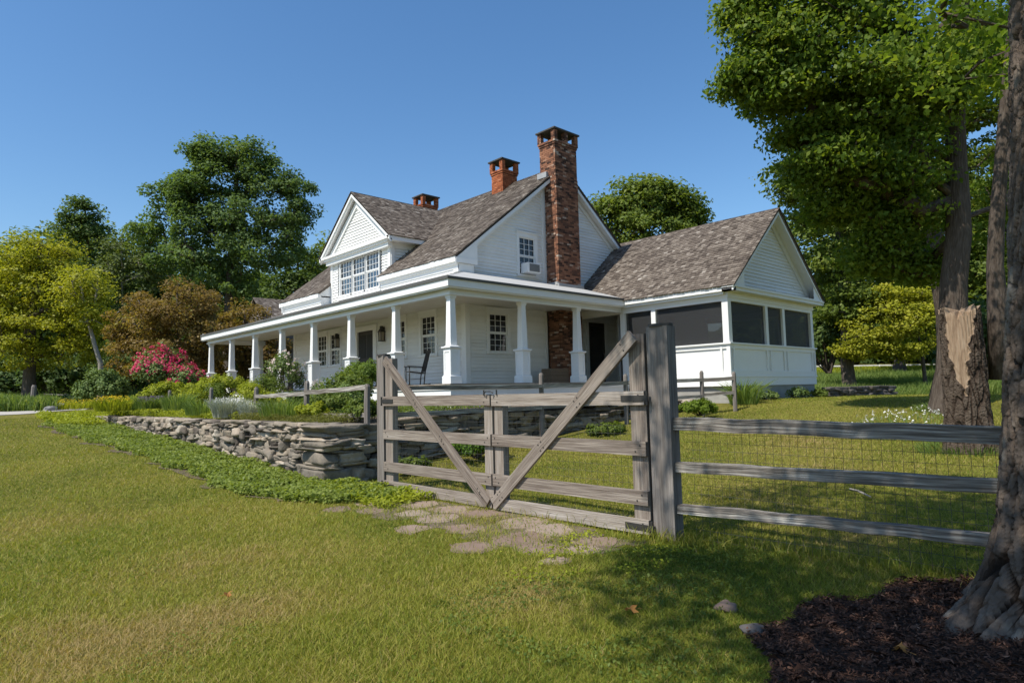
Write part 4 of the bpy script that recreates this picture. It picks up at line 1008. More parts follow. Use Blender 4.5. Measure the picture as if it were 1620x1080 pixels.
def bush(name, c, r, n, size, mat, label=None, cat='shrub', nl=26, group=None, flowers=None, up=.5, sprig=.36, flat_bottom=True, parent=None):
    c = np.array(c, float); r = np.array(r, float)
    th = unit(rng.normal(size=(nl, 3))); th[:, 2] = np.abs(th[:, 2])*1.0-(.25 if flat_bottom else .6)*rng.random(nl)
    Lc = th*r*rng.uniform(.45, .92, nl)[:, None]; k = rng.integers(0, nl, n)
    rr = r.min()*sprig*rng.uniform(.7, 1.3, nl)
    q = lump(n, (1, 1, 1))*rr[k][:, None]; C = Lc[k]+q
    out = unit(C/r); Nn = out*.6+unit(q)*.5+rng.normal(size=(n, 3))*.45+np.array([0, 0, up])
    tone = rng.normal(0, .1, nl)
    keep = C[:, 2] > -r[2]*.5
    C = C[keep]; Nn = Nn[keep]; k = k[keep]
    V, F = leaf_quads(C+c, Nn, size*rng.uniform(.65, 1.3, len(C)))
    rnd = np.clip(rng.normal(.5, .2, len(C))+tone[k], 0, 1)
    e = empty(name, tuple(c-np.array([0, 0, r[2]*.55])), label, cat, group)
    npmesh('foliage', V, F, mat, e, rnd)
    b = MB(); base = c-np.array([0, 0, r[2]*.6])
    for i in range(min(nl, 14)): b.tube([base+np.array([random.uniform(-.1, .1)*r[0], random.uniform(-.1, .1)*r[1], 0]), base+(Lc[i]+np.array([0, 0, r[2]*.5]))*.5, c+Lc[i]], [.02*r.max(), .014*r.max(), .006*r.max()], 5)
    b.build('stem', mBarkFar, e)
    if flowers:
        nf, fs, fm, zmin, npet = flowers
        d = unit(rng.normal(size=(nf, 3))); d[:, 2] = np.abs(d[:, 2])
        ctr = Lc[rng.integers(0, nl, nf)]+d*r*.25; ctr = ctr[ctr[:, 2] > zmin*r[2]]
        out = unit(ctr/r)+np.array([-.25, -.25, .2])
        kk = np.repeat(np.arange(len(ctr)), npet); ppos = ctr[kk]+out[kk]*.06*r.min()+rng.normal(size=(len(kk), 3))*fs*.45
        V, F = leaf_quads(ppos+c, out[kk]+rng.normal(size=(len(kk), 3))*.5, np.full(len(kk), fs)*rng.uniform(.6, 1.2, len(kk)), .85)
        npmesh('blossom', V, F, fm, e, np.clip(rng.normal(.5, .25, len(kk)), 0, 1))
    return e
def clump(name, c, r, n, h, w, mat, label, cat='plant', group=None, lean=.5, flowers=None, stuff=False, zf=None):
    c = np.array(c, float); a = rng.uniform(0, 6.283, n); d = np.sqrt(rng.random(n))
    B_ = np.stack([c[0]+np.cos(a)*d*r[0], c[1]+np.sin(a)*d*r[1], np.zeros(n)], 1)
    B_[:, 2] = c[2] if zf is None else zf(B_[:, 0], B_[:, 1])
    hh = h*rng.uniform(.55, 1.15, n); out = np.stack([np.cos(a), np.sin(a), -.25*np.ones(n)], 1)*(d*.7+.25)[:, None]+rng.normal(size=(n, 3))*.25*np.array([1, 1, .2])
    V, F = blades(B_, hh, w*rng.uniform(.6, 1.2, n), out*(hh*lean)[:, None], seg=2)
    rn = np.clip(rng.normal(.5, .22, n), 0, 1); rn = np.concatenate([rn, rn])
    if flowers is None:
        q = npmesh(name, V, F, mat, None, rn)
        tag(q, label, cat, group, 'stuff' if stuff else None); return q
    e = empty(name, tuple(c), label, cat, group); npmesh('foliage', V, F, mat, e, rn)
    nf, fs, fm, z0, z1, npet = flowers; a = rng.uniform(0, 6.283, nf); d = np.sqrt(rng.random(nf))
    ctr = np.stack([c[0]+np.cos(a)*d*r[0], c[1]+np.sin(a)*d*r[1], np.zeros(nf)], 1); ctr[:, 2] = (c[2] if zf is None else zf(ctr[:, 0], ctr[:, 1]))+rng.uniform(z0, z1, nf)
    kk = np.repeat(np.arange(nf), npet)
    V, F = leaf_quads(ctr[kk]+rng.normal(size=(len(kk), 3))*fs*.35, rng.normal(size=(len(kk), 3))*.5+np.array([0, 0, 1]), np.full(len(kk), fs)*rng.uniform(.6, 1.2, len(kk)), .8)
    npmesh('blossom', V, F, fm, e, np.clip(rng.normal(.5, .25, len(kk)), 0, 1)); return e

# ------------------------------------------------------------------ trees
def tree(name, trunk, r0, lobes, ncl, nlf, size, mat, bark, label, cr=(.9, .9, .45), cat='tree', group=None, r_tip=.35, limb=.034, droop=0.0, asp=.62, shell=.5, upn=.7, tries=1, minz=None):
    """trunk: polyline; lobes: (centre, radii, weight). Leaf sprays are carried by limbs grown from the trunk."""
    trunk = [np.array(p, float) for p in trunk]; base = trunk[0]
    e = empty(name, tuple(base), label, cat, group)
    # densify trunk
    T = []; 
    for a, b_ in zip(trunk[:-1], trunk[1:]):
        m = max(2, int(np.linalg.norm(b_-a)/.7)); T += [a+(b_-a)*i/m for i in range(m)]
    T.append(trunk[-1]); T = np.array(T); n0 = len(T)
    wob = np.cumsum(rng.normal(size=(n0, 3))*.035*np.array([1, 1, 0]), 0); wob -= wob[0]; T = T+wob*min(1, r0*3)
    wts = np.array([l[2] for l in lobes], float); wts /= wts.sum()
    ki = rng.choice(len(lobes), ncl, p=wts); d = unit(rng.normal(size=(ncl, 3)))
    rad = rng.uniform(shell**3, 1, ncl)**(1/3)
    Cn = np.array([lobes[k][0] for k in ki])+d*rad[:, None]*np.array([lobes[k][1] for k in ki])
    if minz is not None: Cn[:, 2] = np.maximum(Cn[:, 2], minz+rng.random(ncl)*.6)
    start = T[int(n0*r_tip):]
    dist = np.min(np.linalg.norm(Cn[:, None]-start[None], axis=2), 1); order = np.argsort(dist)
    nodes = list(T); parent = list(range(-1, n0-1)); sk0 = int(n0*r_tip)
    for ci in order:
        c = Cn[ci]; A = np.array(nodes[sk0:]); v = c-A; dd = np.linalg.norm(v, axis=1)
        cost = dd*(1+.9*np.maximum(0, -v[:, 2]/np.maximum(dd, .01)))+.0*dd
        k = int(np.argmin(cost))+sk0; a = A[k-sk0]; L = dd[k-sk0]
        m = max(1, int(L/.8)); last = k
        for i in range(1, m+1):
            t = i/m; p = a+(c-a)*t+np.array([0, 0, 1])*math.sin(t*math.pi)*L*.08+(rng.normal(size=3)*.05*L*(1-t)*t*2)
            nodes.append(p); parent.append(last); last = len(nodes)-1
    cnt = np.zeros(len(nodes)); has = np.zeros(len(nodes), bool); has[[p for p in parent if p >= 0]] = True
    for i in range(len(nodes)-1, -1, -1):
        if not has[i]: cnt[i] += 1
        if parent[i] >= 0: cnt[parent[i]] += cnt[i]
    tb = MB()
    hb = np.linspace(0, 1, n0); rt = r0*(1-.72*hb**1.1); zz = (T[:, 2]-T[0, 2])
    rt = rt*(1+.55*np.exp(-zz/(r0*1.3)))
    tb.tube([T[0]-np.array([0, 0, .3])]+list(T), [rt[0]*1.05]+list(rt), 12, .5)
    done = set(range(n0))
    # chains of limbs
    child = {}
    for i, p in enumerate(parent):
        if p >= 0 and i >= n0: child.setdefault(p, []).append(i)
    stack = [(p, c) for p in list(child) if p < n0 for c in child[p]]
    while stack:
        p, c = stack.pop(); ch = [nodes[p]]; rr = []
        cur = c; ids = []
        while True:
            ids.append(cur); ch.append(nodes[cur]); ks = child.get(cur, [])
            if not ks: break
            ks = sorted(ks, key=lambda q: -cnt[q])
            for q in ks[1:]: stack.append((cur, q))
            cur = ks[0]
        rr = [limb*math.sqrt(cnt[i]) for i in ids]; rr = [rr[0]]+rr
        if p < n0: rr = [min(x, rt[p]*.75) for x in rr]
        rr[-1] = min(rr[-1], .012)
        tb.tube(ch, rr, 5 if rr[0] < .1 else 7, .5, cap=False)
    tb.build('trunk', bark, e, smooth=True)
    # leaves
    nl = ncl*nlf; k = np.repeat(np.arange(ncl), nlf)
    sc_ = rng.uniform(.65, 1.3, ncl); q = lump(nl, cr)*sc_[k][:, None]
    C = Cn[k]+q; C[:, 2] -= droop*(q[:, 0]**2+q[:, 1]**2)
    cen = np.average(np.array([l[0] for l in lobes]), axis=0, weights=wts)
    out = unit(C-cen); Nn = out*.35+unit(q)*.25+rng.normal(size=(nl, 3))*.5+np.array([0, 0, upn])
    V, F = leaf_quads(C, Nn, size*rng.uniform(.6, 1.3, nl), asp)
    tone = rng.normal(0, .13, ncl)
    npmesh('crown', V, F, mat, e, np.clip(rng.normal(.48, .17, nl)+tone[k], 0, 1))
    return e
def LB(px, py, d, rh, rv, w=1, depth=None):
    s_ = d/FPX; return (P(px, py, d), (rh*s_, (depth or rh)*s_, rv*s_), w)
def gp(px, d):                       # ground under a photo column at depth d
    c = P(px, 620, d); return np.array([c[0], c[1], float(ground(c[0], c[1]))])
def tr(px, d, top, px2=None):        # simple trunk polyline
    a = gp(px, d); b_ = P(px2 or px, top, d); return [a, a+(b_-a)*np.array([.15, .15, .5]), b_]

# ---- left side
tree('poplar_tree', tr(361, 52, 235, 372), .42,
     [LB(318, 245, 52, 26, 28, .7), LB(362, 238, 52, 28, 26, .8), LB(405, 250, 52, 30, 24, .7), LB(340, 285, 52, 55, 40, 1.5), LB(420, 290, 52, 44, 28, 1), LB(465, 296, 52, 30, 17, .5), LB(478, 330, 52, 22, 12, .25), LB(290, 310, 52, 34, 34, .8), LB(252, 312, 52, 22, 26, .35), LB(240, 350, 52, 28, 22, .4), LB(300, 360, 52, 50, 36, 1.1), LB(380, 345, 52, 60, 40, 1.5), LB(450, 350, 52, 40, 24, .7), LB(462, 390, 52, 30, 22, .5), LB(400, 400, 52, 60, 34, 1.1), LB(300, 410, 52, 60, 34, 1), LB(350, 445, 52, 60, 34, .9), LB(225, 372, 53, 26, 18, .3)],
     430, 118, .27, mCotton, mBarkFar, 'tallest broad poplar rising behind the bronze tree on the left', cr=(.92, .92, .66), r_tip=.33, limb=.03, shell=.35)
tree('maple_tree', tr(48, 40, 390, 60), .36,
     [LB(55, 400, 40, 50, 32, 1), LB(30, 455, 40, 62, 48, 1.4), LB(105, 455, 40, 50, 46, 1.3), LB(60, 520, 40, 80, 42, 1.4), LB(135, 500, 40, 34, 50, .9), LB(-30, 480, 40, 60, 70, 1.2), LB(20, 565, 40, 60, 26, .6), LB(120, 560, 40, 40, 24, .5)],
     330, 110, .19, mYellow, mBarkFar, 'sunlit yellow green maple with a dark trunk at the far left', cr=(.95, .95, .4), r_tip=.3, shell=.45, minz=3.2)
a = gp(160, 38)
tree('slender_tree', [a, P(158, 575, 38), P(145, 530, 38), P(132, 490, 38), P(128, 455, 38)], .17,
     [LB(130, 460, 38, 36, 40, 1), LB(150, 500, 38, 24, 22, .4)], 60, 80, .17, mYellow, mBirch, 'slim pale trunk curving up in front of the woods, yellow leaves on top', cr=(.8, .8, .35), r_tip=.75)
tree('locust_tree', tr(138, 58, 318, 132), .22,
     [LB(130, 345, 58, 25, 32, 1), LB(112, 370, 58, 30, 22, .7), LB(148, 372, 58, 22, 30, .7), LB(135, 420, 58, 36, 36, .7)], 90, 85, .28, mDeep, mBarkFar, 'tall thin airy tree with a pointed top between the yellow maple and the poplar', cr=(1.0, 1.0, .4), r_tip=.5, shell=.2)
tree('birch_tree', tr(192, 54, 385, 190), .15,
     [LB(190, 400, 54, 28, 30, 1), LB(170, 440, 54, 30, 36, 1), LB(215, 440, 54, 34, 38, 1), LB(240, 415, 54, 24, 28, .6), LB(195, 490, 54, 46, 30, .8)], 120, 60, .25, leaf('pale_green_leaf', [(0, (.07, .10, .035)), (1, (.19, .235, .095))]), mBirch, 'pale see-through young tree in front of the woods right of the yellow maple', cr=(1.1, 1.1, .35), r_tip=.3, shell=.1)
tree('bronze_tree', tr(285, 34, 460, 280), .16,
     [LB(285, 485, 34, 62, 38, 1.4), LB(225, 520, 34, 44, 44, 1), LB(320, 530, 34, 48, 50, 1.1), LB(262, 560, 34, 70, 45, 1.2), LB(205, 560, 34, 28, 34, .5)], 190, 150, .15, mBronze, mBarkFar, 'rounded bronze leaved tree behind the pink rhododendron', cr=(.62, .62, .4), r_tip=.2, shell=.55, cat='tree')
tree('bronze_tree', tr(388, 38, 490, 388), .13,
     [LB(385, 515, 38, 42, 36, 1), LB(360, 560, 38, 44, 44, 1), LB(415, 560, 38, 40, 40, 1)], 120, 130, .16, mBronze, mBarkFar, 'smaller bronze leaved tree seen above and through the far porch columns', cr=(.65, .65, .4), r_tip=.2, shell=.55)
# ---- woods behind, built once and copied
def wood_tree(name, px, d, top, wpx, mat, label, cl=150, lf=95, size=.36):
    h_ = 620-top
    return tree(name, tr(px, d, top+h_*.12), .33, [LB(px, top+h_*.22, d, wpx*.62, h_*.22, 1), LB(px-wpx*.45, top+h_*.42, d, wpx*.55, h_*.24, 1), LB(px+wpx*.45, top+h_*.45, d, wpx*.55, h_*.24, 1), LB(px, top+h_*.62, d, wpx*.8, h_*.26, 1.1)], cl, lf, size, mat, mBarkFar, label, cr=(1.35, 1.35, .8), r_tip=.22, shell=.4, limb=.03)
def copy_tree(src, px, d, hs, label, rz):
    o = src.copy(); COL.objects.link(o); g_ = gp(px, d); o.location = g_; o.scale = hs; o.rotation_euler = (0, 0, rz); o['label'] = label
    for ch in src.children:
        c = ch.copy(); COL.objects.link(c); c.parent = o
    return o
GRP = 'trees of the woods behind the house'
wA = wood_tree('forest_tree', 470, 64, 372, 74, mDeep, 'dark green woodland tree just right of the tall poplar'); wA['group'] = GRP
wB = wood_tree('forest_tree', 222, 66, 385, 70, mGreen, 'woodland tree filling the gap behind the pale birch'); wB['group'] = GRP
for src, px, d, hs, lab, rz in (
    (wB, 85, 62, (1.2, 1.2, 1.15), 'dark woodland tree behind the yellow maple, right of its trunk', 1.1), (wA, 18, 62, (1.3, 1.3, 1.05), 'dark woodland tree at the left edge of the photo behind the yellow maple', 2.0),
    (wB, 320, 66, (1.2, 1.2, 1.05), 'dark woodland tree behind the bronze tree', 3.1), (wA, 410, 72, (1.2, 1.2, .9), 'woodland tree behind the trunk of the tall poplar', 4.0),
    (wB, 520, 70, (1.1, 1.1, 1.15), 'woodland tree showing left of the dormer gable', 5.0), (wB, 160, 64, (1.3, 1.3, 1.15), 'low dark woodland tree behind the slim pale trunk', .4), (wA, -60, 60, (1.2, 1.2, .9), 'woodland tree just beyond the left edge', .9),
    (wA, 255, 78, (1.3, 1.3, 1.12), 'farthest woodland tree left of the poplar crown', 2.7)):
    copy_tree(src, px, d, hs, lab, rz)
u0 = None  # dark shrubs added to stand in for the shade under the left trees
for i, (px, d, sx, sz) in enumerate(((90, 47, 1.0, 1.0), (20, 49, 1.2, .9), (140, 50, 1.0, 1.2), (205, 46, .9, .9), (-50, 48, 1.3, 1.1), (250, 52, 1.2, 1.2), (165, 55, 1.2, 1.3))):
    g_ = gp(px, d); lab = ['dark understory shrub between the maple trunk and the slim pale trunk', 'dark understory shrub left of the maple trunk', 'dark understory shrub right behind the slim pale trunk', 'dark understory shrub behind the rounded border shrub', 'dark understory shrub just beyond the left border', 'dark understory shrub behind the pink rhododendron', 'dark understory shrub deep in the woods beyond the slim trunk'][i]
    if u0 is None: u0 = bush('understory_shrub', g_+np.array([0, 0, 1.2]), (2.6, 2.6, 2.2), 5200, .3, mDeep, lab, nl=50, group='dark shrubs under the trees'); b0_ = Vector(u0.location)
    else:
        o = u0.copy(); COL.objects.link(o); o.location = Vector(g_)+Vector((0, 0, 0)); o.scale = (sx, sx, sz); o.rotation_euler = (0, 0, i*1.3); o['label'] = lab
        for ch in u0.children: c_ = ch.copy(); COL.objects.link(c_); c_.parent = o
# ---- behind the house and the wing
tree('oak_tree', tr(1025, 44, 300, 1025), .4,
     [LB(1000, 320, 44, 55, 28, 1.2), LB(1060, 325, 44, 48, 30, 1.2), LB(1030, 305, 44, 40, 18, .8), LB(960, 345, 44, 42, 30, .8), LB(1085, 350, 44, 34, 26, .8), LB(1020, 370, 44, 80, 32, 1.2)],
     230, 110, .27, mGreen, mBarkFar, 'round green tree rising behind the roof of the screened wing', cr=(.95, .95, .55), r_tip=.35, shell=.4)
yt = tree('young_maple', tr(1465, 30, 480, 1440), .1,
     [LB(1400, 505, 30, 58, 32, 1.2), LB(1450, 490, 30, 50, 30, 1), LB(1370, 545, 30, 42, 22, .8), LB(1440, 545, 30, 55, 24, 1), LB(1420, 470, 30, 45, 20, .8)], 170, 95, .15, mYellow, mBarkFar, 'low sunlit yellow green maple in the meadow between the wing and the big trunks', cr=(.65, .65, .25), r_tip=.25, limb=.02)
wC = wood_tree('meadow_tree', 1345, 46, 265, 100, mGreen, 'dark tree closing the gap right behind the wing gable'); wC['group'] = 'trees at the edge of the meadow'
for src, px, d, hs, lab, rz in ((wC, 1425, 52, (1.2, 1.2, 1.15), 'dark tree behind the low yellow maple at the meadow edge', 1.2), (wC, 1520, 50, (1.2, 1.2, 1.1), 'dark meadow edge tree behind the two old trunks', 2.2), (wC, 1620, 55, (1.2, 1.2, 1.0), 'dark meadow edge tree at the right border of the photo', 3.0), (wC, 1270, 66, (1.0, 1.0, .8), 'dark meadow edge tree mostly hidden by the wing gable', 4.1), (wC, 1700, 60, (1.2, 1.2, 1.0), 'dark meadow edge tree just beyond the right border', 5.1)):
    copy_tree(src, px, d, hs, lab, rz)
bush('dark_shrub', P(1308, 545, 33), (1.3, 1.3, 2.4), 5000, .2, mDeep, 'tall dark shrub just beyond the far corner of the screened wing', nl=40)
for i, (px, d, sx, sz) in enumerate(((1300, 66, 1.6, 1.6), (1350, 68, 1.8, 1.8), (1500, 64, 1.8, 1.8), (1560, 34, 1.1, 1.4), (1430, 67, 1.8, 1.8))):
    g_ = gp(px, d); o = u0.copy(); COL.objects.link(o); o.location = Vector(g_); o.scale = (sx, sx, sz); o.rotation_euler = (0, 0, i*1.7+.5)
    o['label'] = ['dark thicket just right of the far corner of the screened wing', 'dark thicket left of the low yellow maple', 'dark thicket between the two old trunks and the meadow', 'dark thicket behind the cut snag, next to the foreground trunk', 'dark thicket behind the low yellow maple'][i]; o['group'] = 'thickets along the meadow'
    for ch in u0.children: c_ = ch.copy(); COL.objects.link(c_); c_.parent = o
# ---- big maple on the right: trunk behind the cut snag
D0 = hit(1506, 651); dD = float((D0-CAM)@_f)
tree('maple_tree', [D0, P(1510, 520, dD), P(1520, 370, dD), P(1526, 200, dD), P(1535, 60, dD), P(1540, -150, dD)], .31,
     [LB(1240, 80, 14, 72, 46, 1.1), LB(1195, 20, 14, 40, 36, .5), LB(1175, 125, 14, 26, 16, .35), LB(1232, 150, 14, 50, 22, .6), LB(1330, 30, 14, 95, 70, 1.3), LB(1340, 150, 14, 95, 56, 1.4), LB(1262, 205, 14.3, 34, 18, .45), LB(1320, 255, 14.3, 62, 34, .9), LB(1400, 260, 14.5, 80, 60, 1.2), LB(1330, 325, 15, 40, 22, .5), LB(1400, 345, 15, 60, 44, .9), LB(1385, 405, 15.5, 44, 26, .55), LB(1440, 420, 15.5, 40, 30, .45), LB(1430, 130, 14, 80, 100, 1.4), LB(1270, -120, 14, 120, 100, 1.4), LB(1420, -120, 14, 120, 120, 1.2), LB(1590, 40, 15.5, 70, 120, .9), LB(1600, 330, 17, 40, 80, .5), LB(1510, 110, 14, 44, 70, .6)],
     760, 128, .12, mMaple, mBark, 'big maple whose layered crown fills the upper right, trunk behind the cut snag', cr=(.62, .62, .27), r_tip=.3, shell=.2, limb=.021, droop=.12, minz=3.6, upn=.22)
tree('maple_tree', tr(1345, 31, 200, 1330), .3,
     [LB(1300, 235, 31, 60, 50, 1.1), LB(1260, 290, 31, 40, 36, .8), LB(1370, 250, 31, 80, 60, 1.3), LB(1320, 330, 31, 70, 50, 1.2), LB(1420, 330, 31, 70, 60, 1.2), LB(1340, 410, 31, 60, 40, 1), LB(1440, 420, 32, 60, 40, .9), LB(1330, 480, 31, 50, 26, .7), LB(1400, 180, 31, 60, 40, .8), LB(1480, 300, 31, 60, 90, 1.1), LB(1555, 150, 31, 60, 60, 1), LB(1560, 270, 31, 60, 60, 1), LB(1600, 60, 31, 60, 60, .8), LB(1480, 150, 31, 60, 60, .8)],
     540, 110, .2, mGreen, mBarkFar, 'leafy maple standing behind the screened wing, its crown right of the gable', cr=(.85, .85, .35), r_tip=.25, shell=.3, minz=3.2)
a = gp(1492, 19)
tree('leaning_tree', [a, P(1490, 500, 19), P(1475, 390, 19), P(1445, 260, 19), P(1425, 150, 19)], .24,
     [LB(1430, 170, 19, 70, 60, 1), LB(1400, 240, 19, 60, 50, 1)], 90, 90, .16, mMaple, mBark, 'dark leaning trunk rising left of the big maple trunk into its crown', cr=(.8, .8, .3), r_tip=.5, limb=.02)

# ---- bark sculpted trunks: cut snag and foreground trunk
def noise1(x, seed, n=6):
    r_ = np.random.default_rng(seed); out = 0
    for i in range(n): out = out+np.sin(x*r_.uniform(.5, 6)+r_.uniform(0, 6.28))/n
    return out
def trunk_mesh(cx, cy, z0, z1, r0, flare, lobes, lean, na, nz, seed, fl_h=.3, taper=.06, ridge=.035, nr=17, cut=None):
    th = np.linspace(0, 2*math.pi, na, endpoint=False); t = np.linspace(0, 1, nz)**1.15; z = z0+(z1-z0)*t
    TH, Z = np.meshgrid(th, z, indexing='xy'); h = Z-z0
    r_ = r0*(1-taper*h)
    fl = np.zeros_like(TH)
    for a, w, s in lobes:
        d = np.angle(np.exp(1j*(TH-a))); fl += s*np.exp(-(d/w)**2)
    r_ = r_+flare*np.exp(-h/fl_h)*(.35+fl)+.25*flare*np.exp(-h/(fl_h*4))*fl
    # elongated, wandering bark plates from a jittered cell pattern
    def plates(nu, lz, sd_, ju=.9, jz=.9):
        R2 = np.random.default_rng(sd_); nzc = int((z1-z0)/lz)+4
        JU, JZ, JT = R2.random((nzc, nu)), R2.random((nzc, nu)), R2.random((nzc, nu))
        wv = .12*np.sin(Z*2.3+TH*2)+.06*np.sin(Z*5.1+TH*3+1)+.02*np.sin(Z*13+TH*7)
        U = (TH/(2*math.pi)*nu+wv*nu/12) % nu; Wz = (Z-z0)/lz+1+.25*np.sin(TH*9+Z*3)
        iu, iz = np.floor(U).astype(int), np.floor(Wz).astype(int); f1 = np.full(U.shape, 9.); f2 = f1.copy(); t1 = np.zeros(U.shape)
        for du in (-1, 0, 1):
            for dz in (-1, 0, 1):
                cu, cz = (iu+du) % nu, np.clip(iz+dz, 0, nzc-1)
                d2 = np.hypot((iu+du+.5+(JU[cz, cu]-.5)*ju)-U, ((iz+dz+.5+(JZ[cz, cu]-.5)*jz)-Wz)*.75)
                m_ = d2 < f1; f2 = np.where(m_, f1, np.minimum(f2, d2)); t1 = np.where(m_, JT[cz, cu], t1); f1 = np.where(m_, d2, f1)
        return np.clip((f2-f1)/.42, 0, 1), t1
    A1, tA = plates(int(nr*1.4), .46, seed); B1, tB = plates(int(nr*3.2), .15, seed+1)
    A1 = sstep(.0, .42, A1); B1 = sstep(.0, .4, B1)
    plate = A1*(.72+.28*B1)*(.78+.22*tA)
    R2 = np.random.default_rng(seed+2)
    fine = np.sin(TH*nr*5.1+Z*11+np.sin(Z*41)*1.5)*.5+np.sin(Z*95+TH*61+np.sin(TH*47)*2)*.5
    br = ridge*(plate-.6)+ridge*.3*(tB-.5)*A1+.0028*fine+R2.normal(size=TH.shape)*.0014
    r_ = r_+br+.03*r0*np.sin(TH*3+Z*.9)+.02*r0*np.sin(TH*5-Z*1.7)
    X = cx+lean[0]*h+r_*np.cos(TH); Y = cy+lean[1]*h+r_*np.sin(TH)
    V = np.stack([X, Y, Z], -1)
    return V, plate, TH, Z
def trunk_obj(name, V, plate, mat, label, cap=True, TH=None, Z=None, cat='tree', asname='trunk', root=None):
    nz, na = V.shape[:2]; i, j = np.meshgrid(np.arange(nz-1), np.arange(na), indexing='ij'); j2 = (j+1) % na
    F = np.stack([i*na+j, i*na+j2, (i+1)*na+j2, (i+1)*na+j], -1).reshape(-1, 4)
    rn = np.clip(plate[:-1].ravel()*.8+.12, 0, 1)
    u = TH[:-1].ravel(); zz0 = Z[:-1].ravel(); zz1 = Z[1:].ravel(); du = 2*math.pi/na
    uv = np.stack([np.stack([zz0, u*.5], 1), np.stack([zz0, (u+du)*.5], 1), np.stack([zz1, (u+du)*.5], 1), np.stack([zz1, u*.5], 1)], 1).reshape(-1, 2)
    return npmesh(asname, V.reshape(-1, 3), F, mat, root, rn, uv, smooth=True)
TA = (5.10, .535)
ta = empty('oak_tree', (TA[0], TA[1], 0), 'huge old furrowed tree in the right foreground standing in bark mulch', 'tree')
V, pl, TH, Z = trunk_mesh(TA[0], TA[1], -.12, 6.2, .44, .50, [(2.4, .42, 1.0), (3.35, .3, .5), (4.3, .4, .7), (1.2, .4, .6), (5.4, .4, .6), (0, .4, .6)], (.082, -.056), 560, 860, 5, fl_h=.33, taper=.02, ridge=.066, nr=26)
trunk_obj('trunk', V, pl, M_('furrowed_bark', [(0, (.008, .006, .005)), (.35, (.028, .020, .015)), (.62, (.075, .057, .045)), (.85, (.125, .10, .082)), (1, (.25, .22, .18))], rw=.95, coord='Object', noise=(9, .55, 9), noise2=(1.6, .35, 4), rough=.95, spec=.1, bump=(38, .8, .018)), None, TH=TH, Z=Z, root=ta)
# its limbs and crown: mostly above the frame, shading the foreground
CR = [((.2, 1.2, 7.4), (1.7, 1.3, .8), 1.1), ((1.8, 2.0, 8.2), (1.8, 1.3, .9), 1.2), ((-.9, .3, 7.0), (1.5, 1.3, .8), .8), ((3.0, .4, 8.9), (2.0, 1.8, 1.1), 1), ((2.9, 2.5, 9.2), (1.5, .9, .7), .7), ((-.9, 2.2, 7.2), (1.2, .9, .6), .6), ((.8, -1.0, 8), (2.2, 1.6, 1.2), .8), ((.6, 3.6, 8.3), (1.5, 1.0, .5), .55), ((2.2, 4.3, 9.0), (1.5, .9, .5), .5), ((-.6, 3.4, 7.6), (1.0, .8, .5), .4), ((1.2, 5.0, 9.0), (1.0, .6, .4), .25), ((5.5, -1.5, 9.8), (3, 2.4, 2), 1), ((7.5, -2.5, 9), (2.8, 2.2, 2), .8), ((5.6, .6, 9.2), (1.8, 1.5, 1.2), .6),
      (tuple(P(1585, 60, 8.5)), (.9, 1.0, .7), .4), (tuple(P(1490, 0, 9.5)), (1.1, 1.0, .45), .35), (tuple(P(1545, 300, 9)), (.45, .45, .5), .12)]
tmp = tree('shade', [(TA[0]+.49, TA[1]-.33, 5.9), (5.45, .0, 7.2), (4.4, -.2, 8.8), (4.2, -.4, 10.5)], .30, CR, 270, 130, .105, mMaple, mBark, 'x', cr=(.75, .75, .25), r_tip=.0, limb=.02, droop=.1)
for c in list(tmp.children):
    off = tmp.location-ta.location
    for v in [c]:
        v.parent = ta; v.location = off
    c.name = 'limb' if c.name.startswith('trunk') else 'crown'
bpy.data.objects.remove(tmp)
# cut snag with the bare scar
B0 = hit(1538, 716); dB = float((B0-CAM)@_f); pxm = dB/FPX
sn = empty('tree_snag', tuple(B0), 'broken old trunk cut off high up, with a bare wood scar, behind the rail fence', 'tree stump')
zt_ = float(P(1535, 492, dB)[2]); rB = 29*pxm
V, pl, TH, Z = trunk_mesh(B0[0]+rB*.6, B0[1]+rB*.2, B0[2]-.15, zt_, rB, rB*.55, [(2.4, .5, .8), (3.6, .4, .7), (4.4, .4, .9), (1, .5, .5)], (.0, .0), 220, 320, 9, fl_h=.35, taper=.015, ridge=.035, nr=13)
th0 = math.atan2(-(B0[1]), -(B0[0]))        # direction back to the camera
dth = np.angle(np.exp(1j*(TH-th0))); hrel = (Z-B0[2])/(zt_-B0[2])
scar = (np.abs(dth+.12+.12*np.sin(Z*4)) < (.85*np.clip((hrel-.4)/.6, 0, 1)**.8+.06*np.sin(Z*17)+.05*np.sin(Z*41+TH*9))) & (hrel > .4)
V[-30:, :, 2] += (np.linspace(0, 1, 30)[:, None])*(.07*np.sin(TH[0]*3+1)+.04*np.sin(TH[0]*11)+.03*np.sin(TH[0]*23))[None]
rad = V[..., :2]-np.array([B0[0]+rB*.6, B0[1]+rB*.2]); rad_n = rad/np.linalg.norm(rad, axis=-1, keepdims=True)
V[..., :2] = np.where(scar[..., None], np.array([B0[0]+rB*.6, B0[1]+rB*.2])+rad_n*(rB*.93+.006*np.sin(TH*40+Z*2)[..., None]+.004*np.sin(TH*90)[..., None]), V[..., :2])
mSnag = M_('dark_brown_bark', [(0, (.015, .011, .008)), (.45, (.05, .036, .027)), (.8, (.10, .078, .06)), (1, (.19, .16, .13))], rw=.6, coord='Object', noise=(9, .7, 8), rough=.95, spec=.1, bump=(30, 1, .03))
q = trunk_obj('trunk', V, pl, mSnag, None, TH=TH, Z=Z, root=sn); q.data.materials.append(mCutWood)
mi = scar[:-1].ravel().astype(np.int32); q.data.polygons.foreach_set('material_index', mi)
top = V[-1]; c = top.mean(0); F = np.array([[i, (i+1) % len(top), len(top), len(top)] for i in range(len(top))])
b = MB()
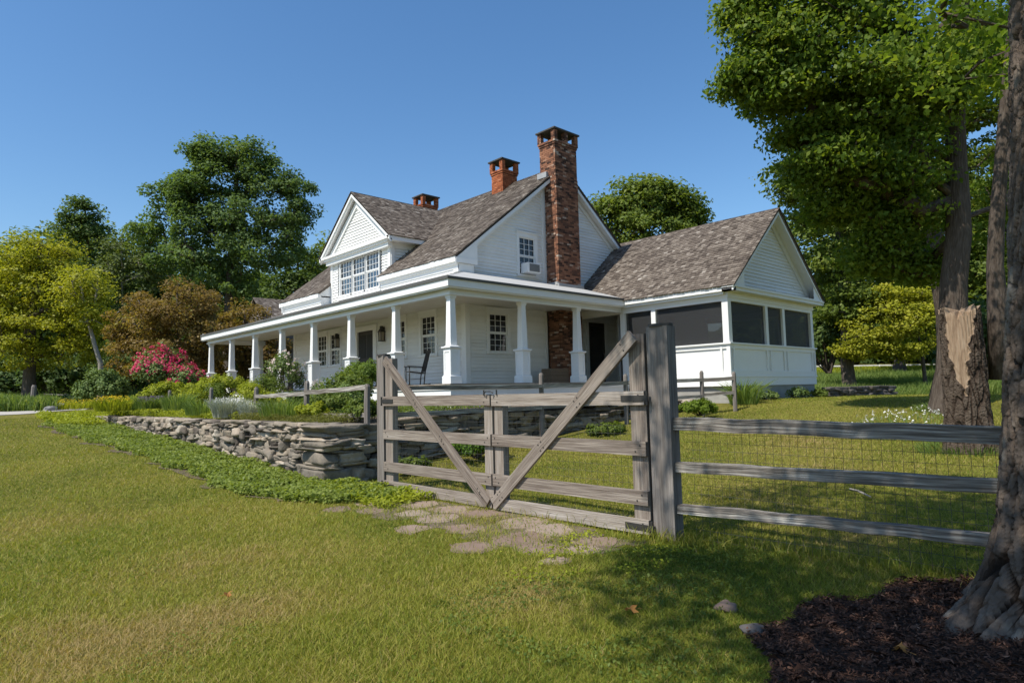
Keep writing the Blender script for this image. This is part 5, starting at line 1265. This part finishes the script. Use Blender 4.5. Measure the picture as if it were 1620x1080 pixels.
for i in range(len(top)): b.face([top[i], top[(i+1) % len(top)], c+np.array([0, 0, .05])], .5)
b.build('cut_top', mCutWood, sn)
sp = MB(); sx = P(1578, 495, dB+.15)
sp.tube([P(1582, 600, dB+.2), P(1579, 500, dB+.2), P(1574, 420, dB+.15), P(1577, 350, dB+.1), P(1582, 285, dB+.1), P(1588, 200, dB+.1), P(1600, 60, dB), P(1610, -60, dB)], [.16, .15, .12, .11, .1, .09, .07, .05], 9); sp.build('splinter', mBark, sn, smooth=True)
# ------------------------------------------------------------------ garden plants
def tpz(px, py, X, z=None): return PX(px, py, X=X)
bush('round_shrub', P(166, 619, 27), (1.15, 1.0, .9), 6500, .11, mBox, 'rounded dark green shrub at the left end of the flower border', nl=60, sprig=.3)
bush('rhododendron', P(254, 592, 26.5), (1.15, 1.1, 1.15), 5200, .11, mBox, 'rhododendron covered with bright pink blossom', nl=70, sprig=.34, flowers=(430, .08, mPink, -.5, 8))
bush('rhododendron', P(296, 604, 26), (.75, .8, .7), 2600, .11, mBox, 'smaller red pink flowered bush joined to the right side of the big pink one', nl=44, sprig=.34, flowers=(170, .075, mPink, -.5, 7))
bush('lime_shrub', P(318, 622, 24), (1.0, .7, .6), 4200, .08, mLime, 'yellow green perennial mound below the pink rhododendron, right side', nl=30)
bush('lime_shrub', P(266, 626, 23), (.95, .6, .5), 3600, .08, mLime, 'yellow green perennial mound below the pink rhododendron, left side', nl=26)
bush('lime_shrub', PX(362, 612, X=8.0), (.95, .8, .5), 4200, .07, mLime, 'yellow green mound in front of the far porch columns', nl=30)
clump('flowering_perennial', hit(100, 647), (1.6, .9), 900, .45, .03, mLime, 'patch of yellow flowers beside the far left end of the border', flowers=(260, .05, mYelFl, .25, .45, 4), zf=ground)
clump('flowering_perennial', P(178, 650, 21), (.5, .5), 500, .45, .025, mLime, 'small yellow flowered clump in front of the rounded shrub', flowers=(120, .05, mYelFl, .3, .48, 4))
clump('catmint', PX(240, 646, X=5.7), (.4, .4), 800, .36, .016, mTall, 'purple flowered catmint spilling near the left fence posts', flowers=(240, .04, mPurple, .2, .38, 3))
clump('grassy_perennial', PX(205, 648, X=5.8), (.7, .7), 900, .5, .02, mTall, 'fine green grassy clump at the wall edge left of the catmint')
clump('silver_plant', PX(362, 660, X=5.75), (.34, .42), 1300, .46, .014, mSilver, 'silver grey feathery plant on the wall top', flowers=(160, .03, mWhiteFl, .3, .48, 3))
clump('silver_plant', PX(398, 660, X=5.9), (.22, .3), 600, .36, .014, mSilver, 'smaller grey green feathery plant right of the silver one')
bush('rose_bush', PX(452, 592, X=9.9), (.75, .65, 1.0), 3400, .075, mBox, 'climbing rose with pale pink flowers trained at the porch column', nl=44, flowers=(110, .06, mPale, -.6, 6), flat_bottom=False)
bush('green_shrub', PX(553, 622, X=8.3), (.62, 1.05, .62), 8000, .075, mGreen, 'leafy green shrub in front of the porch, left of the gate post', nl=54, sprig=.34)
bush('lime_shrub', PX(572, 597, X=9.2), (.55, .95, .5), 5200, .07, leaf('fresh_leaf', [(0, (.07, .12, .02)), (1, (.2, .28, .06))]), 'fresh green shrub rising above the fence rail by the porch chairs', nl=40)
bush('lime_shrub', PX(430, 642, X=6.6), (.45, .95, .36), 4200, .055, mLime, 'low yellow green mound on the wall left of the fence post', nl=40)
bush('green_shrub', PX(515, 640, X=6.9), (.45, .9, .42), 4600, .06, mGreen, 'low leafy plant under the grey fence rail', nl=34)
bush('dark_plant', PX(468, 635, X=6.9), (.22, .22, .3), 900, .06, mDeep, 'dark leaved plant beside the fence post', nl=16)
for px, py, X, r_, m_, lab in ((228, 640, 6.6, (.5, .8, .42), mLime, 'yellow green perennial between the two left fence posts'), (300, 636, 6.7, (.5, .9, .45), mLime, 'yellow green perennial behind the left fence posts, below the red pink bush'), (335, 628, 7.4, (.6, .9, .5), mGreen, 'mid green perennial just left of the silver plant'), (395, 628, 7.2, (.5, .8, .45), mLime, 'yellow green perennial behind the smaller feathery plant'), (420, 618, 8.4, (.6, .8, .55), mGreen, 'mid green perennial at the foot of the climbing rose'), (490, 652, 6.1, (.3, .6, .22), mLime, 'low yellow green plant spilling at the fence post foot'), (575, 650, 6.4, (.35, .5, .25), mGreen, 'low green plant on the wall top next to the gate post'), (545, 640, 7.3, (.5, .7, .5), mBox, 'leafy grey green perennial in front of the tall porch shrub')):
    bush('border_perennial', PX(px, py, X=X), r_, 2600, .06, m_, lab, nl=34, sprig=.4, up=.3)
for px, py, X, h_, n_, lab in ((282, 640, 6.0, .5, 500, 'upright fine leaved clump at the wall edge right of the catmint'), (320, 648, 5.8, .42, 420, 'upright fine leaved clump at the wall edge left of the silver plant'), (445, 650, 5.9, .4, 420, 'upright fine leaved clump at the wall edge beyond the corner pier')):
    clump('grassy_perennial', PX(px, py+8, X=X), (.4, .55), n_, h_, .016, mTall, lab)
# low carpet on the wall top
def carpet(name, xs, ys, zf, n, hgt, size, mat, label, inside=None):
    x = rng.uniform(xs[0], xs[1], n); y = rng.uniform(ys[0], ys[1], n); k = np.ones(n, bool) if inside is None else inside(x, y)
    x, y = x[k], y[k]; n = len(x); lump_ = .5+.5*np.sin(x*5.1+np.sin(y*3.3)*2)*np.sin(y*4.3+1)
    z = zf(x, y)+hgt*rng.uniform(.1, 1, n)*(.45+.55*lump_)
    V, F = leaf_quads(np.stack([x, y, z], 1), rng.normal(size=(n, 3))*.55+np.array([-.15, -.15, 1]), size*rng.uniform(.6, 1.35, n), .62)
    q = npmesh(name, V, F, mat, None, np.clip(rng.normal(.45, .2, n)+.2*(lump_-.5), 0, 1)); return tag(q, label, 'plants', kind='stuff')
carpet('ground_cover', (5.5, 6.3), (10.9, 15.5), zt, 14000, .2, .03, leaf('carpet_leaf', [(0, (.07, .08, .02)), (.6, (.15, .155, .035)), (1, (.25, .23, .08))]), 'low olive carpet of thyme along the wall top near the gate')
carpet('ground_cover', (6.2, 10.2), (10.8, 32), zt, 42000, .3, .06, mGreen, 'low mixed green border plants between the fence and the porch')
carpet('ground_cover', (5.6, 6.6), (15.5, 29), zt, 16000, .26, .05, mLime, 'yellow green border plants along the far wall top')
# band of ground cover at the foot of the wall
gy_ = np.array([8.1, 8.6, 9.9, 12.9, 17, 20, 26, 30]); gxo = np.array([5.2, 4.35, 3.9, 3.85, 3.8, 3.55, 3.4, 4.3])
def xo(y): return np.interp(y, gy_, gxo)+.08*np.sin(y*2.1)+.06*np.sin(y*5.3)
def in_band(x, y): return (x > xo(y)) & (x < np.where(y < 10.3, 5.5, np.interp(y, [10, 14.5, 18.5, 22.5, 26.5, 29], [5.3, 5.28, 5.2, 5.06, 4.8, 4.6]))) & (y > 8.1) & (y < 30)
def dens(x, y): return in_band(x, y) & (rng.random(len(x)) < np.clip(12/np.maximum(y, 6), 0, 1)**1.1)
carpet('ground_cover', (3.2, 5.5), (8.1, 30), ground, 120000, .17, .062, mCover, 'leafy green ground cover sloping up to the foot of the stone wall', dens)
sb = MB(); prev = None
for y in np.arange(8.2, 30, .12):
    x = float(xo(y)); w_ = .09+.07*math.sin(y*3)+.04*math.sin(y*7.7); q = [(x-w_, y, float(ground(x-w_, y))+.014), (x+.12, y, float(ground(x+.12, y))+.014)]
    if prev: sb.face([prev[0], prev[1], q[1], q[0]]) if math.sin(y*2.7)+math.sin(y*1.1) > -.5 else None
    prev = q
tag(sb.build('soil_edge', mSoil), 'bare soil edging between the lawn and the ground cover', 'soil', kind='structure')
carpet('weeds', (4.7, 5.55), (7.6, 10.2), ground, 2600, .16, .06, mLime, 'bright green weeds at the foot of the left gate post')
carpet('weeds', (2.6, 5.9), (1.8, 3.9), ground, 9000, .05, .026, mGreen, 'broad leaved clover and weeds in the shaded grass before the thick post', lambda x, y: (np.sin(x*3+1)*np.sin(y*3.7+x) > -.1) & ~((x > 3.4) & (y < 2.3)))
carpet('ground_cover', (3.6, 6.6), (24.5, 30), lambda x, y: np.maximum(ground(x, y), np.where((x > 4.9) & (y < 26.2), 1.0, 0)), 16000, .3, .08, mLime, 'yellow green planting that hides the far end of the stone wall')
carpet('weeds', (3.6, 5.5), (3.2, 4.6), ground, 2400, .07, .03, mLime, 'sparse bright weeds between the flagstones and the thick post', lambda x, y: np.sin(x*5+1)*np.sin(y*6+x) > .1)
# pot with flowers
c = PX(503, 612, X=9.8); pt_ = empty('flower_pot', (c[0], c[1], 1.15), 'grey blue glazed pot with pink flowers by the porch', 'flower pot')
b = MB(); b.tube([(c[0], c[1], 1.15), (c[0], c[1], 1.2), (c[0], c[1], 1.5), (c[0], c[1], 1.62), (c[0], c[1], 1.66)], [.14, .16, .23, .21, .24], 16); b.build('pot', flat('glaze', (.24, .29, .33), rough=.25), pt_, smooth=True)
n = 260; q = lump(n, (.26, .26, .2)); V, F = leaf_quads(q+np.array([c[0], c[1], 1.8]), q+rng.normal(size=(n, 3))*.2, np.full(n, .07)); npmesh('foliage', V, F, mBox, pt_, rng.random(n))
n = 90; q = lump(n, (.22, .22, .16)); V, F = leaf_quads(q+np.array([c[0], c[1], 1.93]), q+rng.normal(size=(n, 3))*.2, np.full(n, .06)); npmesh('blossom', V, F, mPale, pt_, rng.random(n))
# right hand beds
clump('daylily', P(1177, 642, 19.0)*np.array([1, 1, 0])+np.array([0, 0, 1.0]), (.4, .4), 260, .75, .035, mTall, 'clump of strappy daylily leaves by the front corner of the screened wing', lean=.8)
bush('fern_bed', (15.2, 9.15, .95), (.85, .45, .28), 3200, .07, leaf('fern_leaf', [(0, (.08, .13, .012)), (1, (.22, .30, .04))]), 'bright green fern mound under the short garden fence', nl=44)
bush('fern_bed', (12.3, 9.85, .55), (.8, .3, .24), 3000, .065, mGreen, 'green plants at the foot of the low wall, seen beside the thick gate post', nl=40)
bush('fern_bed', (8.3, 9.95, .42), (.75, .35, .3), 2600, .065, leaf('bed_leaf', [(0, (.05, .11, .012)), (1, (.13, .22, .03))]), 'bright leafy plant at the foot of the low wall seen through the left gate leaf', nl=40)
bush('fern_bed', (6.7, 9.9, .25), (.5, .3, .2), 1600, .06, mGreen, 'low plants in the shade just behind the left gate post', nl=24)
for i, (x, y, s, m_, lab) in enumerate(((19.4, 9.25, .3, mBox, 'small grey green plant against the middle of the wing foundation'), (21.0, 9.15, .42, mBox, 'larger leafy plant against the wing foundation under the narrow screen'), (22.6, 9.1, .36, mGreen, 'leafy plant against the wing foundation near its far corner'))):
    bush('border_plant', (x, y, float(ground(x, y))+s*.3), (s*1.5, s, s*.7), 900, .07, m_, lab, nl=20)
c = hit(1447, 676); clump('daisy_patch', c, (1.5, 1.2), 700, .16, .01, mTall, 'patch of white daisies on the lawn in front of the old trunks', flowers=(120, .042, mWhiteFl, .1, .2, 5), zf=ground)
# tall grasses
def field(name, n, poly, h, w, mat, label, d0=None, cat='grass'):
    t = np.sqrt(rng.random(n)); px = rng.uniform(poly[0], poly[1], n); d_ = rng.uniform(poly[2], poly[3], n)
    q = CAM+d_[:, None]*(_f[None]+((px-810)/FPX)[:, None]*_r[None]); x, y = q[:, 0], q[:, 1]
    Bp = np.stack([x, y, ground(x, y)-.02], 1); hh = h*rng.uniform(.5, 1.15, n)*(.8+.2*np.sin(x*.9)*np.sin(y*.7))
    V, F = blades(Bp, hh, w*rng.uniform(.6, 1.3, n), rng.normal(size=(n, 3))*np.array([.25, .25, .02])*h, seg=2); r_ = np.clip(rng.normal(.5, .22, n), 0, 1)
    return tag(npmesh(name, V, F, mat, None, np.concatenate([r_, r_])), label, cat, kind='stuff')
field('tall_grass', 42000, (1270, 1640, 27, 44), .85, .03, mTall, 'tall uncut meadow grass beyond the lawn on the right')
field('meadow_grass', 30000, (1240, 1660, 44, 64), .4, .05, mLime, 'paler cut meadow grass rising to the distant fence')
field('lily_bed', 5200, (-120, 92, 29, 33), .85, .045, mTall, 'bed of strappy lilies along the drive at the far left', cat='plants')
field('rough_grass', 16000, (-160, 520, 38, 60), .5, .06, mDeep, 'rough grass and undergrowth at the edge of the woods on the left')
# far woods mass closing the view
n = 60000; a = rng.uniform(math.radians(-12), math.radians(100), n); d_ = rng.uniform(84, 100, n); x, y = np.sin(a)*d_, np.cos(a)*d_
hmax = 9+3*np.sin(a*23)+2.5*np.sin(a*51+1); z = ground(x, y)+hmax*rng.random(n)**.8
V, F = leaf_quads(np.stack([x, y, z], 1), rng.normal(size=(n, 3))+np.array([-.5, -.5, .8]), 1.0*rng.uniform(.6, 1.4, n), .7)
tag(npmesh('far_woods', V, F, mDeep, None, np.clip(rng.normal(.4, .2, n), 0, 1)), 'far unbroken woods closing the view on every side', 'woods', kind='stuff')

# ------------------------------------------------------------------ mulch, lawn, litter
MP = np.array([(3.0, .2), (3.1, 1.2), (3.2, 1.62), (3.7, 1.95), (4.39, 1.95), (5.07, 1.72), (5.48, 1.6), (5.9, 1.35), (6.4, .6), (6.4, -.6), (5.4, -1.3), (4, -1.0)])
def in_poly(x, y, Pp):
    x = np.asarray(x); ins = np.zeros(x.shape, bool); j = len(Pp)-1
    for i in range(len(Pp)):
        xi, yi = Pp[i]; xj, yj = Pp[j]
        c = ((yi > y) != (yj > y)) & (x < (xj-xi)*(y-yi)/(yj-yi+1e-12)+xi); ins ^= c; j = i
    return ins
def in_mulch(x, y): return in_poly(x+.07*np.sin(y*9)+.04*np.sin(x*17), y+.07*np.sin(x*8)+.04*np.sin(y*19), MP)
mx_, my_ = np.meshgrid(np.arange(2.9, 6.6, .06), np.arange(-1.5, 2.2, .06), indexing='ij'); mz = ground(mx_, my_)+.018+.01*np.sin(mx_*13)*np.sin(my_*11)
nx, ny = mx_.shape; ii, jj = np.meshgrid(np.arange(nx-1), np.arange(ny-1), indexing='ij'); FQ = np.stack([ii*ny+jj, (ii+1)*ny+jj, (ii+1)*ny+jj+1, ii*ny+jj+1], -1).reshape(-1, 4)
cx_ = mx_[:-1, :-1].ravel()+.03; cy_ = my_[:-1, :-1].ravel()+.03; FQ = FQ[in_mulch(cx_, cy_)]
q = npmesh('mulch_bed', np.stack([mx_, my_, mz], -1).reshape(-1, 3), FQ, mMulchBase, smooth=True); tag(q, 'dark bark mulch bed round the foot of the big tree', 'mulch bed', kind='structure')
n = 60000; x = rng.uniform(2.9, 6.5, n); y = rng.uniform(-1.4, 2.2, n); k = in_mulch(x, y); x, y = x[k], y[k]; n = len(x)
C = np.stack([x, y, ground(x, y)+.02+rng.uniform(0, .028, n)], 1); sz = rng.uniform(.012, .042, n)*np.where(rng.random(n) < .04, 2.2, 1)
V, F = leaf_quads(C, rng.normal(size=(n, 3))*.45+np.array([0, 0, 1]), sz, .32); r_ = np.clip(rng.normal(.42, .22, n), 0, 1)
tag(npmesh('mulch_chips', V, F, mMulch, None, r_), 'loose chips of dark bark mulch', 'mulch', kind='stuff')
# mown grass
def lawn(n, d0, d1, h0):
    a = rng.uniform(math.radians(-4), math.radians(92), n); d_ = d0*(d1/d0)**rng.random(n)
    x, y = np.sin(a)*d_, np.cos(a)*d_
    k = ~in_mulch(x, y) & ~in_band(x, y) & ~((x > 5.2) & (y > 10.3) & (x < 17.6)) & ~((x > 16.8) & (x < 24.3) & (y > 9.5)) & ~((x > 10) & (y > 13))
    k &= ~((y > 30) & (x < 5)) & (ground(x, y) < 4)
    k &= ~((x > 26.5))
    for fx, fy, fr in fl:
        k &= ~(((x-fx)**2+(y-fy)**2 < (fr*.9)**2) & (rng.random(n) > .08+.6*((x-fx)**2+(y-fy)**2 > (fr*.66)**2)))
    bare = ((x-4.95-.12*np.sin(y*2.3))**2/.5+((y-6)/2.3)**2+.25*np.sin(x*9)*np.sin(y*7) < 1.0); k &= ~(bare & (rng.random(n) > .55+.45*np.sin(x*6)*np.sin(y*5)))
    x, y, d_ = x[k], y[k], d_[k]; n = len(x)
    pat = .5*np.sin(x*.9+1.7*np.sin(y*.6))*np.sin(y*.8+np.sin(x*.7))+.5*np.sin(x*2.3+y*1.1)*np.sin(y*2.7-x*.8)
    h = (h0*rng.uniform(.5, 1.25, n))*(1+.25*pat); w = .0023+.00072*d_
    lean = rng.normal(size=(n, 3))*np.array([.75, .75, .1])*h[:, None]
    V, F = blades(np.stack([x, y, ground(x, y)-.006], 1), h, w, lean, 1, .25)
    dry = np.where(rng.random(n) < .12, rng.uniform(.2, .45, n), 0)
    tan = np.zeros(n)
    for px_, py_, rx_, ry_, a_ in ((190, 1030, .6, .5, .75), (300, 985, .5, .3, .45), (60, 1000, .5, .4, .2), (570, 870, .5, .6, .3), (430, 940, .5, .5, .22), (820, 960, .35, .4, .25), (1120, 1020, .3, .3, .25), (700, 1040, .4, .3, .15)):
        c_ = hit(px_, py_); tan += a_*np.exp(-((x-c_[0])/rx_)**2-((y-c_[1])/ry_)**2)*(.7+.6*rng.random(n))
    for cx, cy, rx_, ry_, a_ in ((.9, 3.0, .9, .7, .34), (1.6, 4.6, .8, .5, .2), (2.2, 6.4, 1.0, .8, .2), (-.6, 5.2, 1.2, .7, .22), (3.6, 3.6, .6, .4, .2), (1.2, 9.5, 1.6, 1.0, .16), (4.3, 2.9, .5, .3, .25), (9, 4.2, 1.6, 1, .2), (13, 5.5, 2, 1.2, .22), (6.6, 2.4, .8, .35, .3)):
        tan += 1.7*a_*np.exp(-((x-cx)/rx_)**2-((y-cy)/ry_)**2)*(.6+.8*np.sin(x*7+y*5)*np.sin(y*8-x*3)*.5+.4)
    green = .38*np.exp(-((x-4.4)/1.3)**2-((y-2.9)/.9)**2)+.12*np.sin(x*1.7+2)*np.sin(y*1.3)
    h_dummy = 0
    return V, F, np.clip(rng.normal(.37, .19, n)+.15*pat+dry+tan-green, 0, 1)
V, F, r_ = lawn(850000, 2.0, 34, .040)
tag(npmesh('lawn_grass', V, F, mGrass, None, r_), 'short mown grass of the lawn, yellowish in the sun', 'grass', kind='stuff')
def clover_spot(x, y): return (np.sin(x*1.9+2*np.sin(y*.8))*np.sin(y*2.2-x*.7)+.35*np.sin(x*5.3)*np.sin(y*6.1) > .38) & ~in_mulch(x, y) & ~in_band(x, y)
carpet('clover', (-2.5, 5.6), (1.2, 10), ground, 60000, .038, .016, leaf('clover_leaf', [(0, (.08, .13, .02)), (.5, (.15, .22, .035)), (1, (.26, .33, .07))]), 'patches of clover through the mown lawn', lambda x, y: clover_spot(x, y) & (rng.random(len(x)) < np.clip(5/np.hypot(x, y), 0, 1)))
for c_, r_, lab in ((B0, .75, 'longer grass round the foot of the cut snag'), (D0, .7, 'longer grass round the foot of the big maple')):
    clump('grass_tufts', c_+np.array([.25, .1, 0]), (r_, r_), 900, .16, .012, mTall, lab, cat='grass', lean=.6, stuff=True, zf=ground)
# longer tufts along posts, rails and flagstones
n = 5200; t = rng.random(n); which = rng.integers(0, 4, n)
x = np.select([which == 0, which == 1, which == 2, which == 3], [5.85+rng.normal(0, .12, n), 5.7+rng.normal(0, .1, n), rng.normal(4.7, .35, n), 5.75+rng.normal(0, .2, n)]); y = np.select([which == 0, which == 1, which == 2, which == 3], [rng.uniform(.9, 3.6, n), rng.uniform(4, 9, n), rng.uniform(3.9, 8.3, n), 3.8+rng.normal(0, .22, n)])
h = rng.uniform(.05, .16, n)*np.where(which == 2, .6, 1); V, F = blades(np.stack([x, y, ground(x, y)-.01], 1), h, rng.uniform(.004, .009, n), rng.normal(size=(n, 3))*h[:, None]*np.array([.45, .45, .1]), 2)
r_ = np.clip(rng.normal(.45, .2, n), 0, 1); tag(npmesh('grass_tufts', V, F, mGrass, None, np.concatenate([r_, r_])), 'longer grass tufts along the gate, fence and flagstones', 'grass', kind='stuff')
def fallen(px, py, s, lab):
    c = hit(px, py)+np.array([0, 0, .05]); b = MB(); a = random.random()*6; n_ = 7; P_ = []
    for i in range(14):
        r2 = s*(1 if i % 2 == 0 else .5)*random.uniform(.8, 1.1); th_ = a+i/14*6.283; P_.append((c[0]+r2*math.cos(th_), c[1]+r2*math.sin(th_), c[2]+.02*math.cos(th_*2)))
    for i in range(14): b.face([P_[i], P_[(i+1) % 14], (c[0], c[1], c[2]+.008)], .3+.4*(i % 3)/2)
    b.tube([c, c+np.array([s*1.6*math.cos(a), s*1.6*math.sin(a), -.01])], .002, 5)
    tag(b.build('fallen_leaf', mDeadLeaf), lab, 'leaf')
fallen(998, 975, .055, 'orange brown fallen leaf in the shaded grass below the gate'); fallen(360, 950, .035, 'small pale fallen leaf on the sunny lawn at lower left'); fallen(1425, 1040, .05, 'brown fallen leaf at the mulch edge bottom right')
b = MB(); c0 = hit(1345, 779); c1 = hit(1378, 792); b.tube([c0+np.array([0, 0, .05]), (c0+c1)/2+np.array([0, .02, .07]), c1+np.array([0, 0, .05])], [.012, .014, .009], 6)
tag(b.build('twig', mBirch), 'pale broken stick lying on the lawn behind the rail fence', 'stick')
